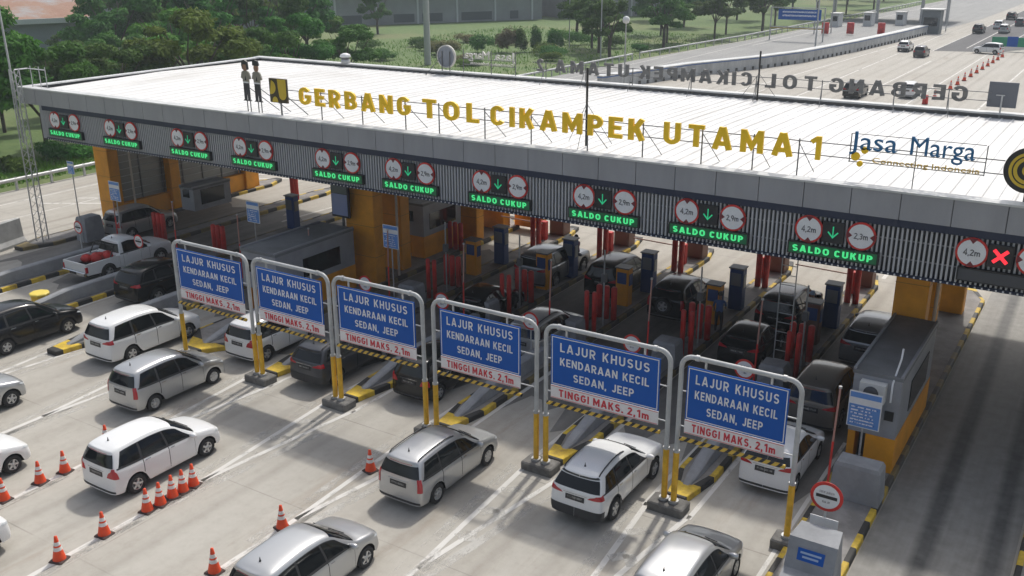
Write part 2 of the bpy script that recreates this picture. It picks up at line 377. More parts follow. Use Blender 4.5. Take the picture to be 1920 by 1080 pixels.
# lettering drawn with strokes of even weight, like road sign capitals
def arc_(cx, cy, rx, ry, a0, a1, n=8): return [(cx+rx*math.cos(math.radians(a0+(a1-a0)*k/n)), cy+ry*math.sin(math.radians(a0+(a1-a0)*k/n))) for k in range(n+1)]
def glyph(c, t):
    """(advance width, strokes) on a cap height of 1; a stroke is (points, closed)"""
    a = t/2; b = 1-a
    def L(*p): return (list(p), False)
    if c == 'I': return t, [L((a, 0), (a, 1))]
    if c == 'E': W = .52; return W, [L((W, b), (a, b), (a, a), (W, a)), L((t, .5), (W-.05, .5))]
    if c == 'L': W = .50; return W, [L((a, 1), (a, a), (W, a))]
    if c == 'T': W = .58; return W, [L((0, b), (W, b)), L((W/2, b-a), (W/2, 0))]
    if c == 'H': W = .62; return W, [L((a, 0), (a, 1)), L((W-a, 0), (W-a, 1)), L((t, .5), (W-t, .5))]
    if c == 'A': W = .70; return W, [L((a*.95, 0), (W/2-a*.15, 1)), L((W-a*.95, 0), (W/2+a*.15, 1)), L((W*.25, .27), (W*.75, .27))]
    if c == 'V': W = .66; return W, [L((a, 1), (W/2, a), (W-a, 1))]
    if c == 'N': W = .64; return W, [L((a, 0), (a, 1)), L((W-a, 0), (W-a, 1)), L((a*1.1, 1-a*.6), (W-a*1.1, a*.6))]
    if c == 'M': W = .78; return W, [L((a, 0), (a, 1)), L((W-a, 0), (W-a, 1)), L((a*1.1, 1-a*.6), (W/2, .28), (W-a*1.1, 1-a*.6))]
    if c == 'K': W = .63; return W, [L((a, 0), (a, 1)), L((W-a*1.2, 1), (t*.9, .40)), L((t+.10, .56), (W-a*1.1, 0))]
    if c == 'U': W = .62; return W, [L((a, 1), *arc_(W/2, .31, W/2-a, .31-a, 180, 360), (W-a, 1))]
    if c == 'J': W = .46; return W, [L((W-a, 1), *arc_(W/2, .27, W/2-a, .27-a, 360, 190))]
    if c == 'O': W = .66; return W, [(arc_(W/2, .62, W/2-a, .38-a, 0, 180)+arc_(W/2, .38, W/2-a, .38-a, 180, 360), True)]
    if c == 'C': W = .60; return W, [L(*arc_(W/2, .64, W/2-a, .36-a, 25, 180), *arc_(W/2, .36, W/2-a, .36-a, 180, 335))]
    if c == 'G': W = .64; return W, [L(*arc_(W/2, .64, W/2-a, .36-a, 28, 180), *arc_(W/2, .36, W/2-a, .36-a, 180, 360), (W-a, .47), (W*.52, .47))]
    if c == 'D': W = .62; return W, [(arc_(W-a-.28, .5, .28, .5-a, 90, -90)+[(a, a), (a, b)], True)]
    if c == 'P': W = .58; return W, [L((a, 0), (a, 1)), L((t*.95, b), *arc_(W-a-.2, .715-a*.4, .2, .285-a*.6, 90, -90), (t*.95, .43+a*.2))]
    if c == 'R': W = .61; return W, [L((a, 0), (a, 1)), L((t*.95, b), *arc_(W-a-.21, .72-a*.4, .2, .28-a*.6, 90, -90), (t*.95, .44+a*.2)), L((W*.46, .44), (W-a, 0))]
    if c == 'B': W = .61; return W, [L((a, 0), (a, 1)), L((t*.95, .5), *arc_(W-a-.24, .75-a*.5, .2, .25-a*.5, -90, 90), (t*.95, b)), L((t*.95, a), *arc_(W-a-.22, .25+a*.5, .22, .25-a*.5, -90, 90), (t*.95, .5))]
    if c == 'S': W = .58; return W, [L(*arc_(W/2, .745-a*.5, W/2-a, .255-a*.5, 25, 180, 6), *arc_(W/2, .745-a*.5, W/2-a, .255-a*.5, 200, 270, 4), *arc_(W/2, .255+a*.5, W/2-a, .255-a*.5, 90, 0, 5), *arc_(W/2, .255+a*.5, W/2-a, .255-a*.5, -20, -155, 6))]
    if c == '1': W = .40; return W, [L((W-a, 0), (W-a, 1)), L((a*.3, .74), (W-t*.8, 1-a*.9))]
    if c == '2': W = .56; return W, [L(*arc_(W/2, .72, W/2-a, .28-a, 165, -20), (a, a), (W, a))]
    if c == '3': W = .56; return W, [L(*arc_(W/2-.02, .745-a*.5, W/2-a, .255-a*.5, 150, -80), (W*.35, .5)), L(*arc_(W/2-.02, .255+a*.5, W/2-a, .255-a*.5, 75, -155))]
    if c == '4': W = .60; return W, [L((W*.72, 0), (W*.72, 1), (a*.8, .30), (W, .30))]
    if c == '9': W = .56; return W, [(arc_(W/2, .68, W/2-a, .32-a, 0, 360, 14)[:-1], True), L((W-a, .66), *arc_(W*.3, .66, W*.7-a, .66-a, -10, -75, 5))]
    if c == 'm': W = .80; return W, [L((a, 0), (a, .68)), L((t, .45), *arc_(W*.31, .45, W*.19, .68-a-.45, 150, 0, 6), (W*.5, 0)), L((W*.5+a, .45), *arc_(W*.72, .45, W*.28-a, .68-a-.45, 150, 0, 6), (W-a, 0))]
    if c == ',': return t, [L((a, t), (a*.7, -.14))]
    if c == '.': return t, [L((a, 0), (a, t))]
    raise KeyError(c)
def ribbon(mb, pts, t, closed, z0, z1, m):
    """an even stroke along pts in the xy plane, from z0 to z1"""
    P = []
    for p in pts:
        if not P or (Vector(p)-P[-1]).length > 1e-4: P.append(Vector(p))
    if closed and (P[0]-P[-1]).length < 1e-4: P.pop()
    n = len(P); E1 = []; E2 = []
    for i in range(n):
        d0 = (P[i]-P[i-1]).normalized() if (i or closed) else None; d1 = (P[(i+1) % n]-P[i]).normalized() if (i < n-1 or closed) else None
        d0 = d0 or d1; d1 = d1 or d0; n0 = Vector((-d0.y, d0.x)); n1 = Vector((-d1.y, d1.x)); q = (n0+n1); q = q.normalized() if q.length > 1e-3 else n0
        k = t/2/max(.45, q.dot(n0)); E1.append(P[i]+q*k); E2.append(P[i]-q*k)
    V = [(p.x, p.y, z1) for p in E1]+[(p.x, p.y, z1) for p in E2]+[(p.x, p.y, z0) for p in E1]+[(p.x, p.y, z0) for p in E2]; F = []
    for i in range(n if closed else n-1):
        j = (i+1) % n; F += [(n+i, n+j, j, i), (2*n+i, 2*n+j, 3*n+j, 3*n+i), (i, j, 2*n+j, 2*n+i), (n+j, n+i, 3*n+i, 3*n+j)]
    if not closed: F += [(0, 2*n, 3*n, n), (n-1, 2*n-1, 4*n-1, 3*n-1)]
    mb.add(V, F, m)
TW = {}
def word_mesh(word, t, m, sp):
    k = (word, t, m.name, sp)
    if k not in TW:
        mb = MB(); x = 0; q = 0
        for c in word:
            w, ss = glyph(c, t)
            for pts, cl in ss: ribbon(mb, [(x+px, py) for px, py in pts], t, cl, -.5+.02*(q % 4), .5+.03*(q % 4), m); q += 1
            x += w+sp
        x -= sp; mb.v = [(vx-x/2, vy, vz) for vx, vy, vz in mb.v]; TW[k] = (mb.mesh("lettering"), x)
    return TW[k]
def text(name, body, width, height, mtl, parent, loc, rot=(math.pi/2, 0, 0), depth=.01, t=.16, sp=.13, gap=.42):
    """cap height = height, total width = width, one mesh per word"""
    ws = body.split(); ms = [word_mesh(w, t, mtl, sp) for w in ws]; tot = sum(w for _, w in ms)+gap*(len(ws)-1); k = width/tot
    x = -width/2; s = -1 if rot[2] else 1
    for me, w in ms:
        o = link(name, me, parent, (loc[0]+s*(x+w*k/2), loc[1], loc[2]), rot); o.scale = (k, height, depth); x += (w+gap)*k
def serif_text(name, body, width, height, mtl, parent, loc, rot=(math.pi/2, 0, 0), depth=.01):
    for_w = body.split(); tot = 0; ms = []
    for w in for_w:
        me, ww = curve_text(w, .5, 0, mtl); ms.append((me, ww)); tot += ww
    gap = .3; tot += gap*(len(ms)-1); k = width/tot; x = -width/2; s = -1 if rot[2] else 1
    for me, w in ms:
        o = link(name, me, parent, (loc[0]+s*(x+w*k/2), loc[1], loc[2]), rot); o.scale = (k, height/.73, depth); x += (w+gap)*k
CT = {}
def curve_text(body, ext, bold, mtl):
    k = (body, mtl.name)
    if k in CT: return CT[k]
    cu = bpy.data.curves.new("lettering", 'FONT'); cu.body = body; cu.size = 1; cu.extrude = ext; cu.align_x = 'CENTER'; cu.align_y = 'BOTTOM_BASELINE'; cu.resolution_u = 3; cu.materials.append(mtl)
    o = bpy.data.objects.new("t", cu); C.objects.link(o); bpy.context.view_layer.update(); w = o.dimensions.x
    me = bpy.data.meshes.new_from_object(o.evaluated_get(bpy.context.evaluated_depsgraph_get())); bpy.data.objects.remove(o)
    CT[k] = (me, w); return CT[k]

# ------------------------------------------------------------------ ground, roads, markings
def sheet(name, poly, z, m):
    mb = MB(); mb.add([(x, y, z) for x, y in poly], [tuple(range(len(poly)))], m); return struct(name, mb)
sheet("ground", [(-900, -300), (900, -300), (900, 1400), (-900, 1400)], -.06, GRASS)
PLZ = [(-63.5, -30), (60, -30), (60, 420), (-48, 420), (-54, 300), (-56.5, 230), (-59, 168), (-62, 132), (-63.5, 60)]
mb = MB(); n = len(PLZ)
mb.add([(x, y, 0) for x, y in PLZ]+[(x, y, -.3) for x, y in PLZ], [tuple(range(n))]+[(i, (i+1) % n, n+(i+1) % n, n+i) for i in range(n)], CONC)
struct("road", mb)
sheet("asphalt_road", [(-27.2, 420), (-27.6, 279), (-27.9, 171), (-28.2, 165), (-19.6, 167.2), (-15.5, 175), (-12, 200), (-6, 420)], .004, ASPH)
sheet("lane_road", [(-4.2, -20), (-.62, -20), (-.62, 60), (-4.2, 60)], .004, LANE)
OLD = NB("older grey concrete"); OLD.out(OLD.mix(.5, OLD.ramp(OLD.noise(.12), [(.3, (.225, .23, .23)), (.7, (.31, .31, .30))]), OLD.ramp(OLD.noise(.8, (1, .06, 1), 6, .7), [(.3, (.19, .19, .185)), (.7, (.33, .33, .32))])), .85)
sheet("far_road", [(-63.2, 100), (-52, 100), (-48.3, 117), (-43.6, 129), (-40.8, 139), (-38.2, 158), (-36.3, 178), (-35, 196), (-32, 240), (-30, 418), (-47.7, 418), (-53.7, 300), (-56.2, 230), (-58.7, 168), (-61.7, 132)], .003, OLD.M)
# oily lane concrete with the canopy's shade painted in: one irregular sheet per lane
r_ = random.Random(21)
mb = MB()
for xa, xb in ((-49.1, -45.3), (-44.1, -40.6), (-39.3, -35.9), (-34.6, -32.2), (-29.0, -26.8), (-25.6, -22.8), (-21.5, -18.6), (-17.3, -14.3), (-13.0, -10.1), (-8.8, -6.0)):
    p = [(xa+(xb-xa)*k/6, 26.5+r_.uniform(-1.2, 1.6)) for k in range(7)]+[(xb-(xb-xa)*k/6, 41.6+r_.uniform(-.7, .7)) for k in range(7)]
    mb.add([(x, y, .006) for x, y in p], [tuple(range(14))], OIL_SHADE)
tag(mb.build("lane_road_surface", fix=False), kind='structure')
# markings
ISL = [-44.75, -39.95, -35.25, -30.5, -26.2, -22.15, -17.95, -13.65, -9.45]
mk = MB()
def line(mb, x0, y0, x1, y1, w=.13, z=.008, m=PAINT):
    d = Vector((x1-x0, y1-y0)); nn = Vector((-d.y, d.x)).normalized()*w/2
    mb.add([(x0+nn.x, y0+nn.y, z), (x0-nn.x, y0-nn.y, z), (x1-nn.x, y1-nn.y, z), (x1+nn.x, y1+nn.y, z)], [(0, 1, 2, 3)], m)
for i, x in enumerate(ISL):
    xb = x if i < 4 else {4: -26.3, 5: -22.28, 6: -18.3, 7: -13.9, 8: -9.6}[i]
    y0 = 17.0
    line(mk, xb, -12, xb, y0, .17)
    line(mk, xb, y0, x-.66, 23.2, .17); line(mk, xb, y0, x+.66, 23.2, .17)
    line(mk, x+.70, 23.0, x+.72, 30, .15); line(mk, x-.70, 23.0, x-.72, 30, .15)
    for k in range(3):                                               # worn chevrons in the nose
        yy = 19.2+k*1.35; h = (yy-y0)/(23.2-y0)*.62
        line(mk, x-h, yy-.45, x, yy, .34, .010, GHOST); line(mk, x, yy, x+h, yy-.45, .34, .010, GHOST)
    line(mk, xb-.25, y0-1.5, x-1.0, 23.0, .3, .006, GHOST); line(mk, xb+.25, y0-1.5, x+1.0, 23.0, .3, .006, GHOST)
    for k in range(2):                                               # scrubbed-out older lines beside the new
        line(mk, xb+.26+.1*k, -6, xb+.20, y0+1, .2, .006, GHOST)
line(mk, -6.15, 20.5, -6.15, 30, .12)
for x in (-56.5, -60.2): line(mk, x, -10, x, 300, .14)
for x0, y0, x1, y1 in ((-28, 165, -27.6, 300), (-13.2, 90, -13.2, 146), (-24.2, 172, -24, 300), (-19.8, 172, -18, 300), (-20, 60, -20, 165), (-31, 60, -32, 200), (-42, 40, -33, 200), (-37, 60, -36, 110), (-55, 160, -50, 300), (-9, 48, -9, 160), (-25.5, 60, -25.5, 150)):
    line(mk, x0, y0, x1, y1, .2)
for k in range(9): line(mk, -58.6+k*.9, 35+k*2.2, -54.4+k*.9, 37.6+k*2.2, .22)
tag(mk.build("road_markings", fix=False), kind='structure')

# ------------------------------------------------------------------ toll gate canopy
YF, YB, XL, XR, ZT = 30.18, 47.6, -50.7, 14.0, 8.56
gate = thing("toll_gate_canopy", "long white roofed toll gate canopy with grey fascia and louvred front on orange columns", "toll gate", (-18, 38, 0))
gx, gy = -18, 38
def GB(name, mb): return mb.build(name, gate, (-gx, -gy, 0))
# ribbed roof sheet, ribs run front to back
mb = MB(); n = int((XR-XL-1.0)/.45); v = []; f = []
xs = []
for i in range(n):
    x = XL+.5+i*.45; xs += [(x, 0), (x+.33, 0), (x+.36, .035), (x+.42, .035)]
xs.append((XL+.5+n*.45, 0))
for x, dz in xs: v += [(x, YF+.45, 8.33+dz), (x, 39, 8.47+dz), (x, YB-.45, 8.36+dz)]
for i in range(len(xs)-1):
    for k in range(2): f.append((i*3+k, (i+1)*3+k, (i+1)*3+k+1, i*3+k+1))
mb.add(v, f, ROOF); GB("roof_sheet", mb)
mb = MB()
mb.box((XL+.2, YF+.3, 8.0), (XR, YB-.3, 8.28), SOFF); GB("roof_deck", mb)
mb = MB(); mb.box((XL+.5, YF+1.2, 5.98), (XR, YB-.6, 6.08), SOFF)
for i in range(14):
    for k in range(3): mb.box((-48+i*4.6, 33+k*5, 5.95), (-46.8+i*4.6, 33.3+k*5, 5.978), mat("unlit lamp cover", (.5, .5, .5), .5))
GB("soffit", mb)
# upper grey fascia: joints between panels are gaps
mb = MB(); PW = 1.46; k = 0; x = XL
while x < XR: mb.box((x+.012, YF, 7.69), (min(x+PW, XR)-.012, YF+.06, 8.50), FASC); x += PW
y = YF+.062
while y < YB: mb.box((XL, y+.012, 7.69), (XL+.06, min(y+PW, YB)-.012, 8.50), FASC); y += PW
mb.box((XL+.07, YF+.065, 7.70), (XR, YF+.30, 8.49), DARKP); mb.box((XL+.065, YF+.31, 7.70), (XL+.30, YB, 8.49), DARKP)
mb.box((XL+.1, YB-.12, 7.69), (XR, YB, 8.52), FASC); GB("fascia", mb)
mb = MB(); mb.box((XL-.04, YF-.04, 8.503), (XR, YF+.50, 8.565), COPE); mb.box((XL-.04, YF+.503, 8.503), (XL+.46, YB-.503, 8.565), COPE)
mb.box((XL-.04, YB-.50, 8.523), (XR, YB+.05, 8.60), COPE); GB("coping", mb)
# navy band, louvre
LX = -48.85
mb = MB(); mb.box((LX, YF+.02, 7.45), (XR, YF+.4, 7.685), NAVY); mb.box((LX, YF+.06, 5.90), (XR, YF+.4, 6.00), NAVY); GB("navy_band", mb)
mb = MB(); mb.box((LX, YF+.30, 6.003), (XR, YF+.38, 7.447), DARKP); GB("louvre_backing", mb)
mb = MB(); x = LX+.06
while x < XR: mb.box((x, YF+.08, 6.003), (x+.058, YF+.20, 7.447), SLAT); x += .138
for z in (6.42, 7.0): mb.box((LX, YF+.202, z), (XR, YF+.24, z+.035), SLAT)
tag(GB("louvre", mb))
mb = MB(); mb.box((LX-.35, YF+.10, 5.92), (LX-.003, YF+.6, 7.68), FASC); mb.box((LX-.35, YF+.61, 5.92), (LX-.25, YB-1, 7.68), FASC); GB("side_panel", mb)
bs = NB("white beads on navy strip"); bx = bs.math('LESS_THAN', bs.math('FRACT', bs.math('DIVIDE', bs.math('ADD', bs.xyz()[0], 100), .19)), .26); bs.out(bs.mix(bx, (.008, .016, .045), (.7, .7, .7)), .5)
mb = MB(); mb.box((LX, YF+.02, 5.925), (XR, YF+.058, 5.97), bs.M); GB("bead_strip", mb)
# columns, part of the canopy
def column(x0, x1, y0, y1):
    mb = MB(); mb.bbox((x0, y0, .15), (x1, y1, 5.975), .03, ORA)
    for z in (1.5, 3.0, 4.5): mb.box((x0-.008, y0-.008, z), (x1+.008, y1+.008, z+.02), mat("column joint", (.36, .18, .02), .7))
    GB("column", mb)
for xa, xb, ys_ in ((-50.6, -49.35, (34.0, 38.2, 44.2)), (-31.1, -29.35, (33.8, 36.1, 42.3, 45.0)), (-5.95, -4.85, (34.0, 36.3, 44.2)), (9, 10.2, (34.0, 44.2))):
    for q, yy in enumerate(ys_): column(xa, xb-(.25 if q == 1 and xa == -31.1 else 0), yy, yy+.72)
    mb = MB(); mb.tube([(xb+.09, 35.4, .2), (xb+.09, 35.4, 5.9)], .06, 8, mat("drain pipe", (.55, .50, .42), .5)); GB("drain_pipe", mb)
# the office panel between the left columns
off = thing("gate_office", "orange low walled gate office with louvred glass between the leftmost columns", "office", (-49.9, 39.5, 0))
mb = MB(); mb.box((-.35, -4.7, .15), (.35, 6.0, 1.25), ORA); mb.build("wall", off)
mb = MB()
for k in range(9): mb.box((-.05, -4.6, 1.5+k*.42), (.05, 4.6, 1.53+k*.42), SLAT)
for k in range(7): mb.box((-.07, -4.65+k*1.55, 1.253), (.07, -4.58+k*1.55, 5.2), STEEL)
mb.build("window_frame", off)
mb = MB(); mb.box((-.012, -4.55, 1.255), (.012, 4.55, 5.15), mat("dusty window glass", (.26, .27, .25), .25)); mb.build("window", off)

sw = thing("service_wall", "low orange wall in the sun behind the middle canopy columns", "wall", (-28.4, 46.4, .18))
mb = MB(); mb.bbox((-1.0, -.15, 0), (1.0, .15, 1.3), .02, ORA); mb.build("wall", sw); mb = MB(); mb.box((-1.04, -.19, 1.302), (1.04, .19, 1.36), mat("column joint", (.36, .18, .02), .7)); mb.build("coping", sw)

# boards hung on the fascia
LEDX = [-46.98, -42.4, -37.33, -33.1, -28.05, -24.18, -19.85, -15.4, -11.43, -7.28, -2.5]
def limit_sign(txt, vertical):
    t = thing("height_limit_sign" if vertical else "width_limit_sign", "", "limit sign", (0, 0, 0), 0, "round limit signs on the fascia")
    mb = MB(); mb.disc((0, 0, 0), .45, 28, RED, .05); mb.build("rim", t)
    mb = MB(); mb.disc((0, -.012, 0), .385, 28, WHITE, .010); mb.build("plate", t)
    for s in (1, -1):
        mb = MB(); p = [(-.13, s*.425), (.13, s*.425), (0, s*.265)]
        if not vertical: p = [(b, a) for a, b in p]
        mb.prism(p, -.020, -.0135, mat("dark red notch", (.16, .012, .02), .5), 'xz'); mb.build("notch", t)
    text("lettering", txt, .46 if vertical else .42, .19, mat("dark sign lettering", (.10, .10, .11), .5), t, (0, -.017, -.095), depth=.005, t=.15, sp=.10)
    return t
sigL = limit_sign("4,2m", True); sigR = limit_sign("2,9m", False); sigR2 = limit_sign("2,3m", False)
def signal(cross):
    t = thing("lane_signal", "", "lane signal", (0, 0, 0), 0, "lane signals on the fascia")
    mb = MB(); mb.bbox((-.34, -.03, -.34), (.34, .06, .34), .02, BLACK); mb.build("case", t)
    mb = MB()
    if cross:
        for s in (1, -1): mb.prism([(-.22, -s*.15), (-.15, -s*.22), (.22, s*.15), (.15, s*.22)], -.045 if s > 0 else -.052, -.0335, REDL, 'xz')
    else:
        mb.prism([(-.018, .20), (.018, .20), (.018, -.12), (-.018, -.12)], -.042, -.0335, GREENA, 'xz')
        mb.prism([(-.17, 0.0), (-.14, .03), (0, -.125), (.14, .03), (.17, .0), (0, -.19)], -.046, -.0335, GREENA, 'xz')
    mb.build("cross" if cross else "arrow", t); return t
sig = signal(False); sigx = signal(True)
def saldo(on):
    t = thing("message_board", "", "message board", (0, 0, 0), 0, "lit message boards on the fascia")
    mb = MB(); mb.box((-1.42, -.04, -.205), (1.42, .10, .205), BLACK); mb.build("case", t)
    mb = MB(); mb.box((-1.37, -.055, -.165), (1.37, -.0415, .165), LEDBG if on else DARKP); mb.build("screen", t)
    if on: text("lettering", "SALDO CUKUP", 2.5, .215, GREENL, t, (0, -.060, -.107), depth=.005, t=.21, sp=.2, gap=.55)
    return t
sal = saldo(True); saloff = saldo(False)
POS = ["leftmost of the eleven", "second from the left", "third from the left", "fourth from the left", "fifth from the left", "sixth from the left", "fifth from the right", "fourth from the right", "third from the right", "second from the right", "rightmost of the eleven"]
used = set()
def once(proto, loc, label):
    if proto.name in used: return dup(proto, loc, label)
    used.add(proto.name); proto.location = loc; proto['label'] = label; return proto
for i, x in enumerate(LEDX):
    last = i == 10
    ys = YF-.02
    once(saloff if last else sal, (x if not last else -2.2, ys, 6.355 if not last else 6.33), ("unlit dark message board, " if last else "green lit SALDO CUKUP board, ")+POS[i]+" on the fascia")
    once(sigx if last else sig, (x-.03, ys, 7.01), ("dark lane signal with red cross, " if last else "dark lane signal with green arrow, ")+POS[i]+" on the fascia")
    once(sigL, (x-.80, ys, 7.01), "round 4,2m height limit sign, "+POS[i]+" on the fascia")
    once(sigR2 if i == 9 else sigR, (x+.82, ys, 7.01), ("round 2,3m width limit sign, " if i == 9 else "round 2,9m width limit sign, ")+POS[i]+" on the fascia")

# ------------------------------------------------------------------ roof lettering
YS = 30.95
def word_sign(name, label, words, y, z, h, mtl, flip=False, rails=True, posts=(), bold=.195, x0=0, x1=0, deep=.10):
    t = thing(name, label, "roof sign", (0, y, 0))
    for w, a, b in words:                               # each word spread over [a, b], letter by letter
        if bold == 0:
            me, wd = curve_text(w, .5, 0, mtl); k = (b-a)/wd
            o = link("word", me, t, ((a+b)/2, 0, z), (math.pi/2, 0, math.pi if flip else 0)); o.scale = (k, h/.73, deep); continue
        ms = [word_mesh(ch, bold, mtl, 0) for ch in w]; tot = sum(q[1] for q in ms)
        sc = min(h*1.5, (b-a)*.74/tot) if len(w) > 1 else h*1.1
        gap = ((b-a)-tot*sc)/max(1, len(w)-1); xx = a if len(w) > 1 else (a+b)/2-tot*sc/2
        for me, wd in ms:
            X = xx+wd*sc/2
            if flip: X = a+b-X
            o = link("letter", me, t, (X, 0, z), (math.pi/2, 0, math.pi if flip else 0)); o.scale = (sc, h, deep); xx += wd*sc+gap
    if rails:
        mb = MB(); s = -1 if flip else 1
        for zz in (z+h*.72, z+h*.18): mb = MB(); mb.box((x0, s*.075, zz-.015), (x1, s*.11, zz+.015), STEEL); mb.build("rail", t)
        for px in posts:
            mb = MB(); mb.box((px-.02, s*.125, 8.36), (px+.02, s*.16, z+h*.8), STEEL); mb.build("post", t)
            mb = MB(); mb.cyl((px, s*.15, z+h*.6), (px+.25, s*1.25, 8.40), .016, 6, STEEL); mb.build("brace", t)
    return t
word_sign("roof_lettering", "gold roof lettering GERBANG TOL CIKAMPEK UTAMA 1 along the front edge", [("GERBANG", -30.72, -24.62), ("TOL", -23.98, -21.28), ("CIKAMPEK", -20.72, -14.25), ("UTAMA", -13.55, -9.05), ("1", -8.55, -8.1)],
          YS, 9.08, .75, GOLD, posts=(-29.6, -27.3, -25.0, -23.3, -21.1, -19.0, -16.6, -14.4, -12.2, -10.4, -8.9), x0=-32.0, x1=-2.9)
t = word_sign("roof_lettering", "blue roof lettering Jasa Marga with small gold tagline at the right of the front edge", [("Jasa", -7.25, -5.85), ("Marga", -5.52, -3.72)], YS, 9.55, .58, TEAL, rails=False, bold=0, deep=.08)
serif_text("tagline", "Connecting Indonesia", 3.05, .17, mat("thin gold letters", (.55, .36, .05), .4), t, (-5.05, 0, 9.17), depth=.05)
mb = MB()
for zz in (9.50, 9.12): mb.box((-7.3, .06, zz), (-3.4, .09, zz+.025), STEEL)
mb.box((-7.28, .06, 10.0), (-3.44, .085, 10.02), STEEL)
for px in (-7.3, -5.35, -3.42): mb.box((px, .095, 8.4 if px == -5.35 else 9.1), (px+.03, .12, 10.0), STEEL)
mb.build("frame", t)
mb = MB()
for cx, cz, r in ((-7.08, 9.32, .135), (-6.82, 9.53, .105), (-6.93, 9.10, .09)): mb.disc((cx, -.04, cz), r, 18, GOLD, .08)
mb.build("dots", t)
# square emblem: three pale gold fields parted by dark curves
t = thing("emblem_board", "square gold and black emblem board at the start of the gold lettering", "emblem", (-31.95, YS, 9.05))
mb = MB(); mb.box((-.52, -.05, 0), (.52, .05, 1.05), mat("emblem black", (.05, .035, .012), .5)); mb.build("board", t)
def ell(cx, cz, rx, rz, a0, a1, n=16): return [(cx+rx*math.cos(math.radians(a0+(a1-a0)*k/n)), cz+rz*math.sin(math.radians(a0+(a1-a0)*k/n))) for k in range(n+1)]
EG = mat("emblem gold", (.62, .44, .03), .45)
mb = MB(); mb.prism([(-.50, .36)]+ell(-.46, .66, .33, .31, -80, 75), -.062, -.0515, EG, 'xz')
mb.prism([(.0, 1.03)]+[(.50, 1.03), (.50, .30)]+ell(.27, .34, .21, .20, 0, -180)+[(.02, .62)], -.062, -.0515, EG, 'xz')
mb.prism(ell(-.20, .02, .17, .24, 0, 180), -.062, -.0515, EG, 'xz')
mb.build("field", t)
mb = MB(); mb.box((-.03, .055, -.72), (.03, .11, .9), STEEL); mb.cyl((.0, .10, .5), (.5, 1.2, -.66), .022, 6, STEEL); mb.build("frame", t)
# round emblem at the right border
t = thing("emblem_disc", "round black and gold ringed emblem disc at the right end of the front lettering", "emblem", (-2.25, YS, 9.42))
mb = MB(); mb.disc((0, -.04, 0), .66, 36, BLACK, .08); mb.build("disc", t)
mb = MB()
for r0_, r1_ in ((.44, .52), (.30, .40)):
    n = 32; v = []
    for k in range(n):
        a = 2*math.pi*k/n; v += [(r0_*math.cos(a), -.055, r0_*math.sin(a)), (r1_*math.cos(a), -.055, r1_*math.sin(a)), (r1_*math.cos(a), -.0415, r1_*math.sin(a)), (r0_*math.cos(a), -.0415, r0_*math.sin(a))]
    mb.add(v, [(k*4+q, ((k+1) % n)*4+q, ((k+1) % n)*4+(q+1) % 4, k*4+(q+1) % 4) for k in range(n) for q in range(4)], EG)
mb.disc((0, -.055, 0), .17, 20, EG, .0135); mb.build("ring", t)
mb = MB(); mb.box((-.03, .045, -1.06), (.03, .1, .3), STEEL); mb.build("frame", t)
# two cut-out officers
def officer(label, x, s, hat):
    t = thing("figure_board", label, "figure board", (x, YS, 8.98))
    mb = MB(); dk = mat("figure dark trousers", (.035, .035, .04), .6)
    mb.prism([(-.17, .08), (-.05, .08), (0, .70), (.05, .08), (.17, .08), (.17, .80), (-.17, .80)], -.03, .03, dk, 'xz')
    mb.prism([(-.26, 0), (-.03, 0), (-.05, .085), (-.15, .085)], -.032, .032, BLACK, 'xz'); mb.prism([(.03, 0), (.27, 0), (.16, .085), (.05, .085)], -.032, .032, BLACK, 'xz')
    mb.build("legs", t)
    mb = MB(); mb.prism([(-.18, .80), (.18, .80), (.19, 1.0), (.30, .98), (.31, 1.06), (.22, 1.28), (.12, 1.34), (-.12, 1.34), (-.22, 1.28), (-.29, 1.02), (-.19, .98)], -.034, .03, mat("figure tan shirt", (.25, .235, .19), .7), 'xz')
    mb.box((-.185, -.040, .80), (.185, -.0345, .86), WHITE); mb.prism([(-.05, .92), (.06, .92), (.03, 1.15)], -.04, -.0345, BLACK, 'xz'); mb.build("shirt", t)
    mb = MB(); mb.prism(ell(0, 1.50, .13, .17, 0, 360, 18)[:-1], -.036, .03, SKIN, 'xz'); mb.build("head", t)
    mb = MB(); mb.prism([(-.19, 1.60), (.17, 1.60), (.18, 1.66), (.13, 1.80), (-.05, 1.86), (-.17, 1.80)] if hat else [(-.15, 1.40), (-.10, 1.62), (.10, 1.62), (.14, 1.38), (.20, 1.42), (.17, 1.74), (.0, 1.83), (-.15, 1.78), (-.19, 1.60)], -.042, .034, BLACK, 'xz'); mb.build("cap", t)
    mb = MB()
    for px in (-.1, .1): mb.box((px-.018, .035, -.62), (px+.018, .07, .8), STEEL)
    mb.cyl((.08, .06, .6), (.62, 1.3, -.56), .02, 6, STEEL); mb.build("frame", t); return t
officer("flat cut-out officer with long dark hair under a cap, standing on the roof edge", -33.95, 1, False)
officer("flat cut-out officer in a wide dark cap, beside the square emblem board", -33.25, 1, True)
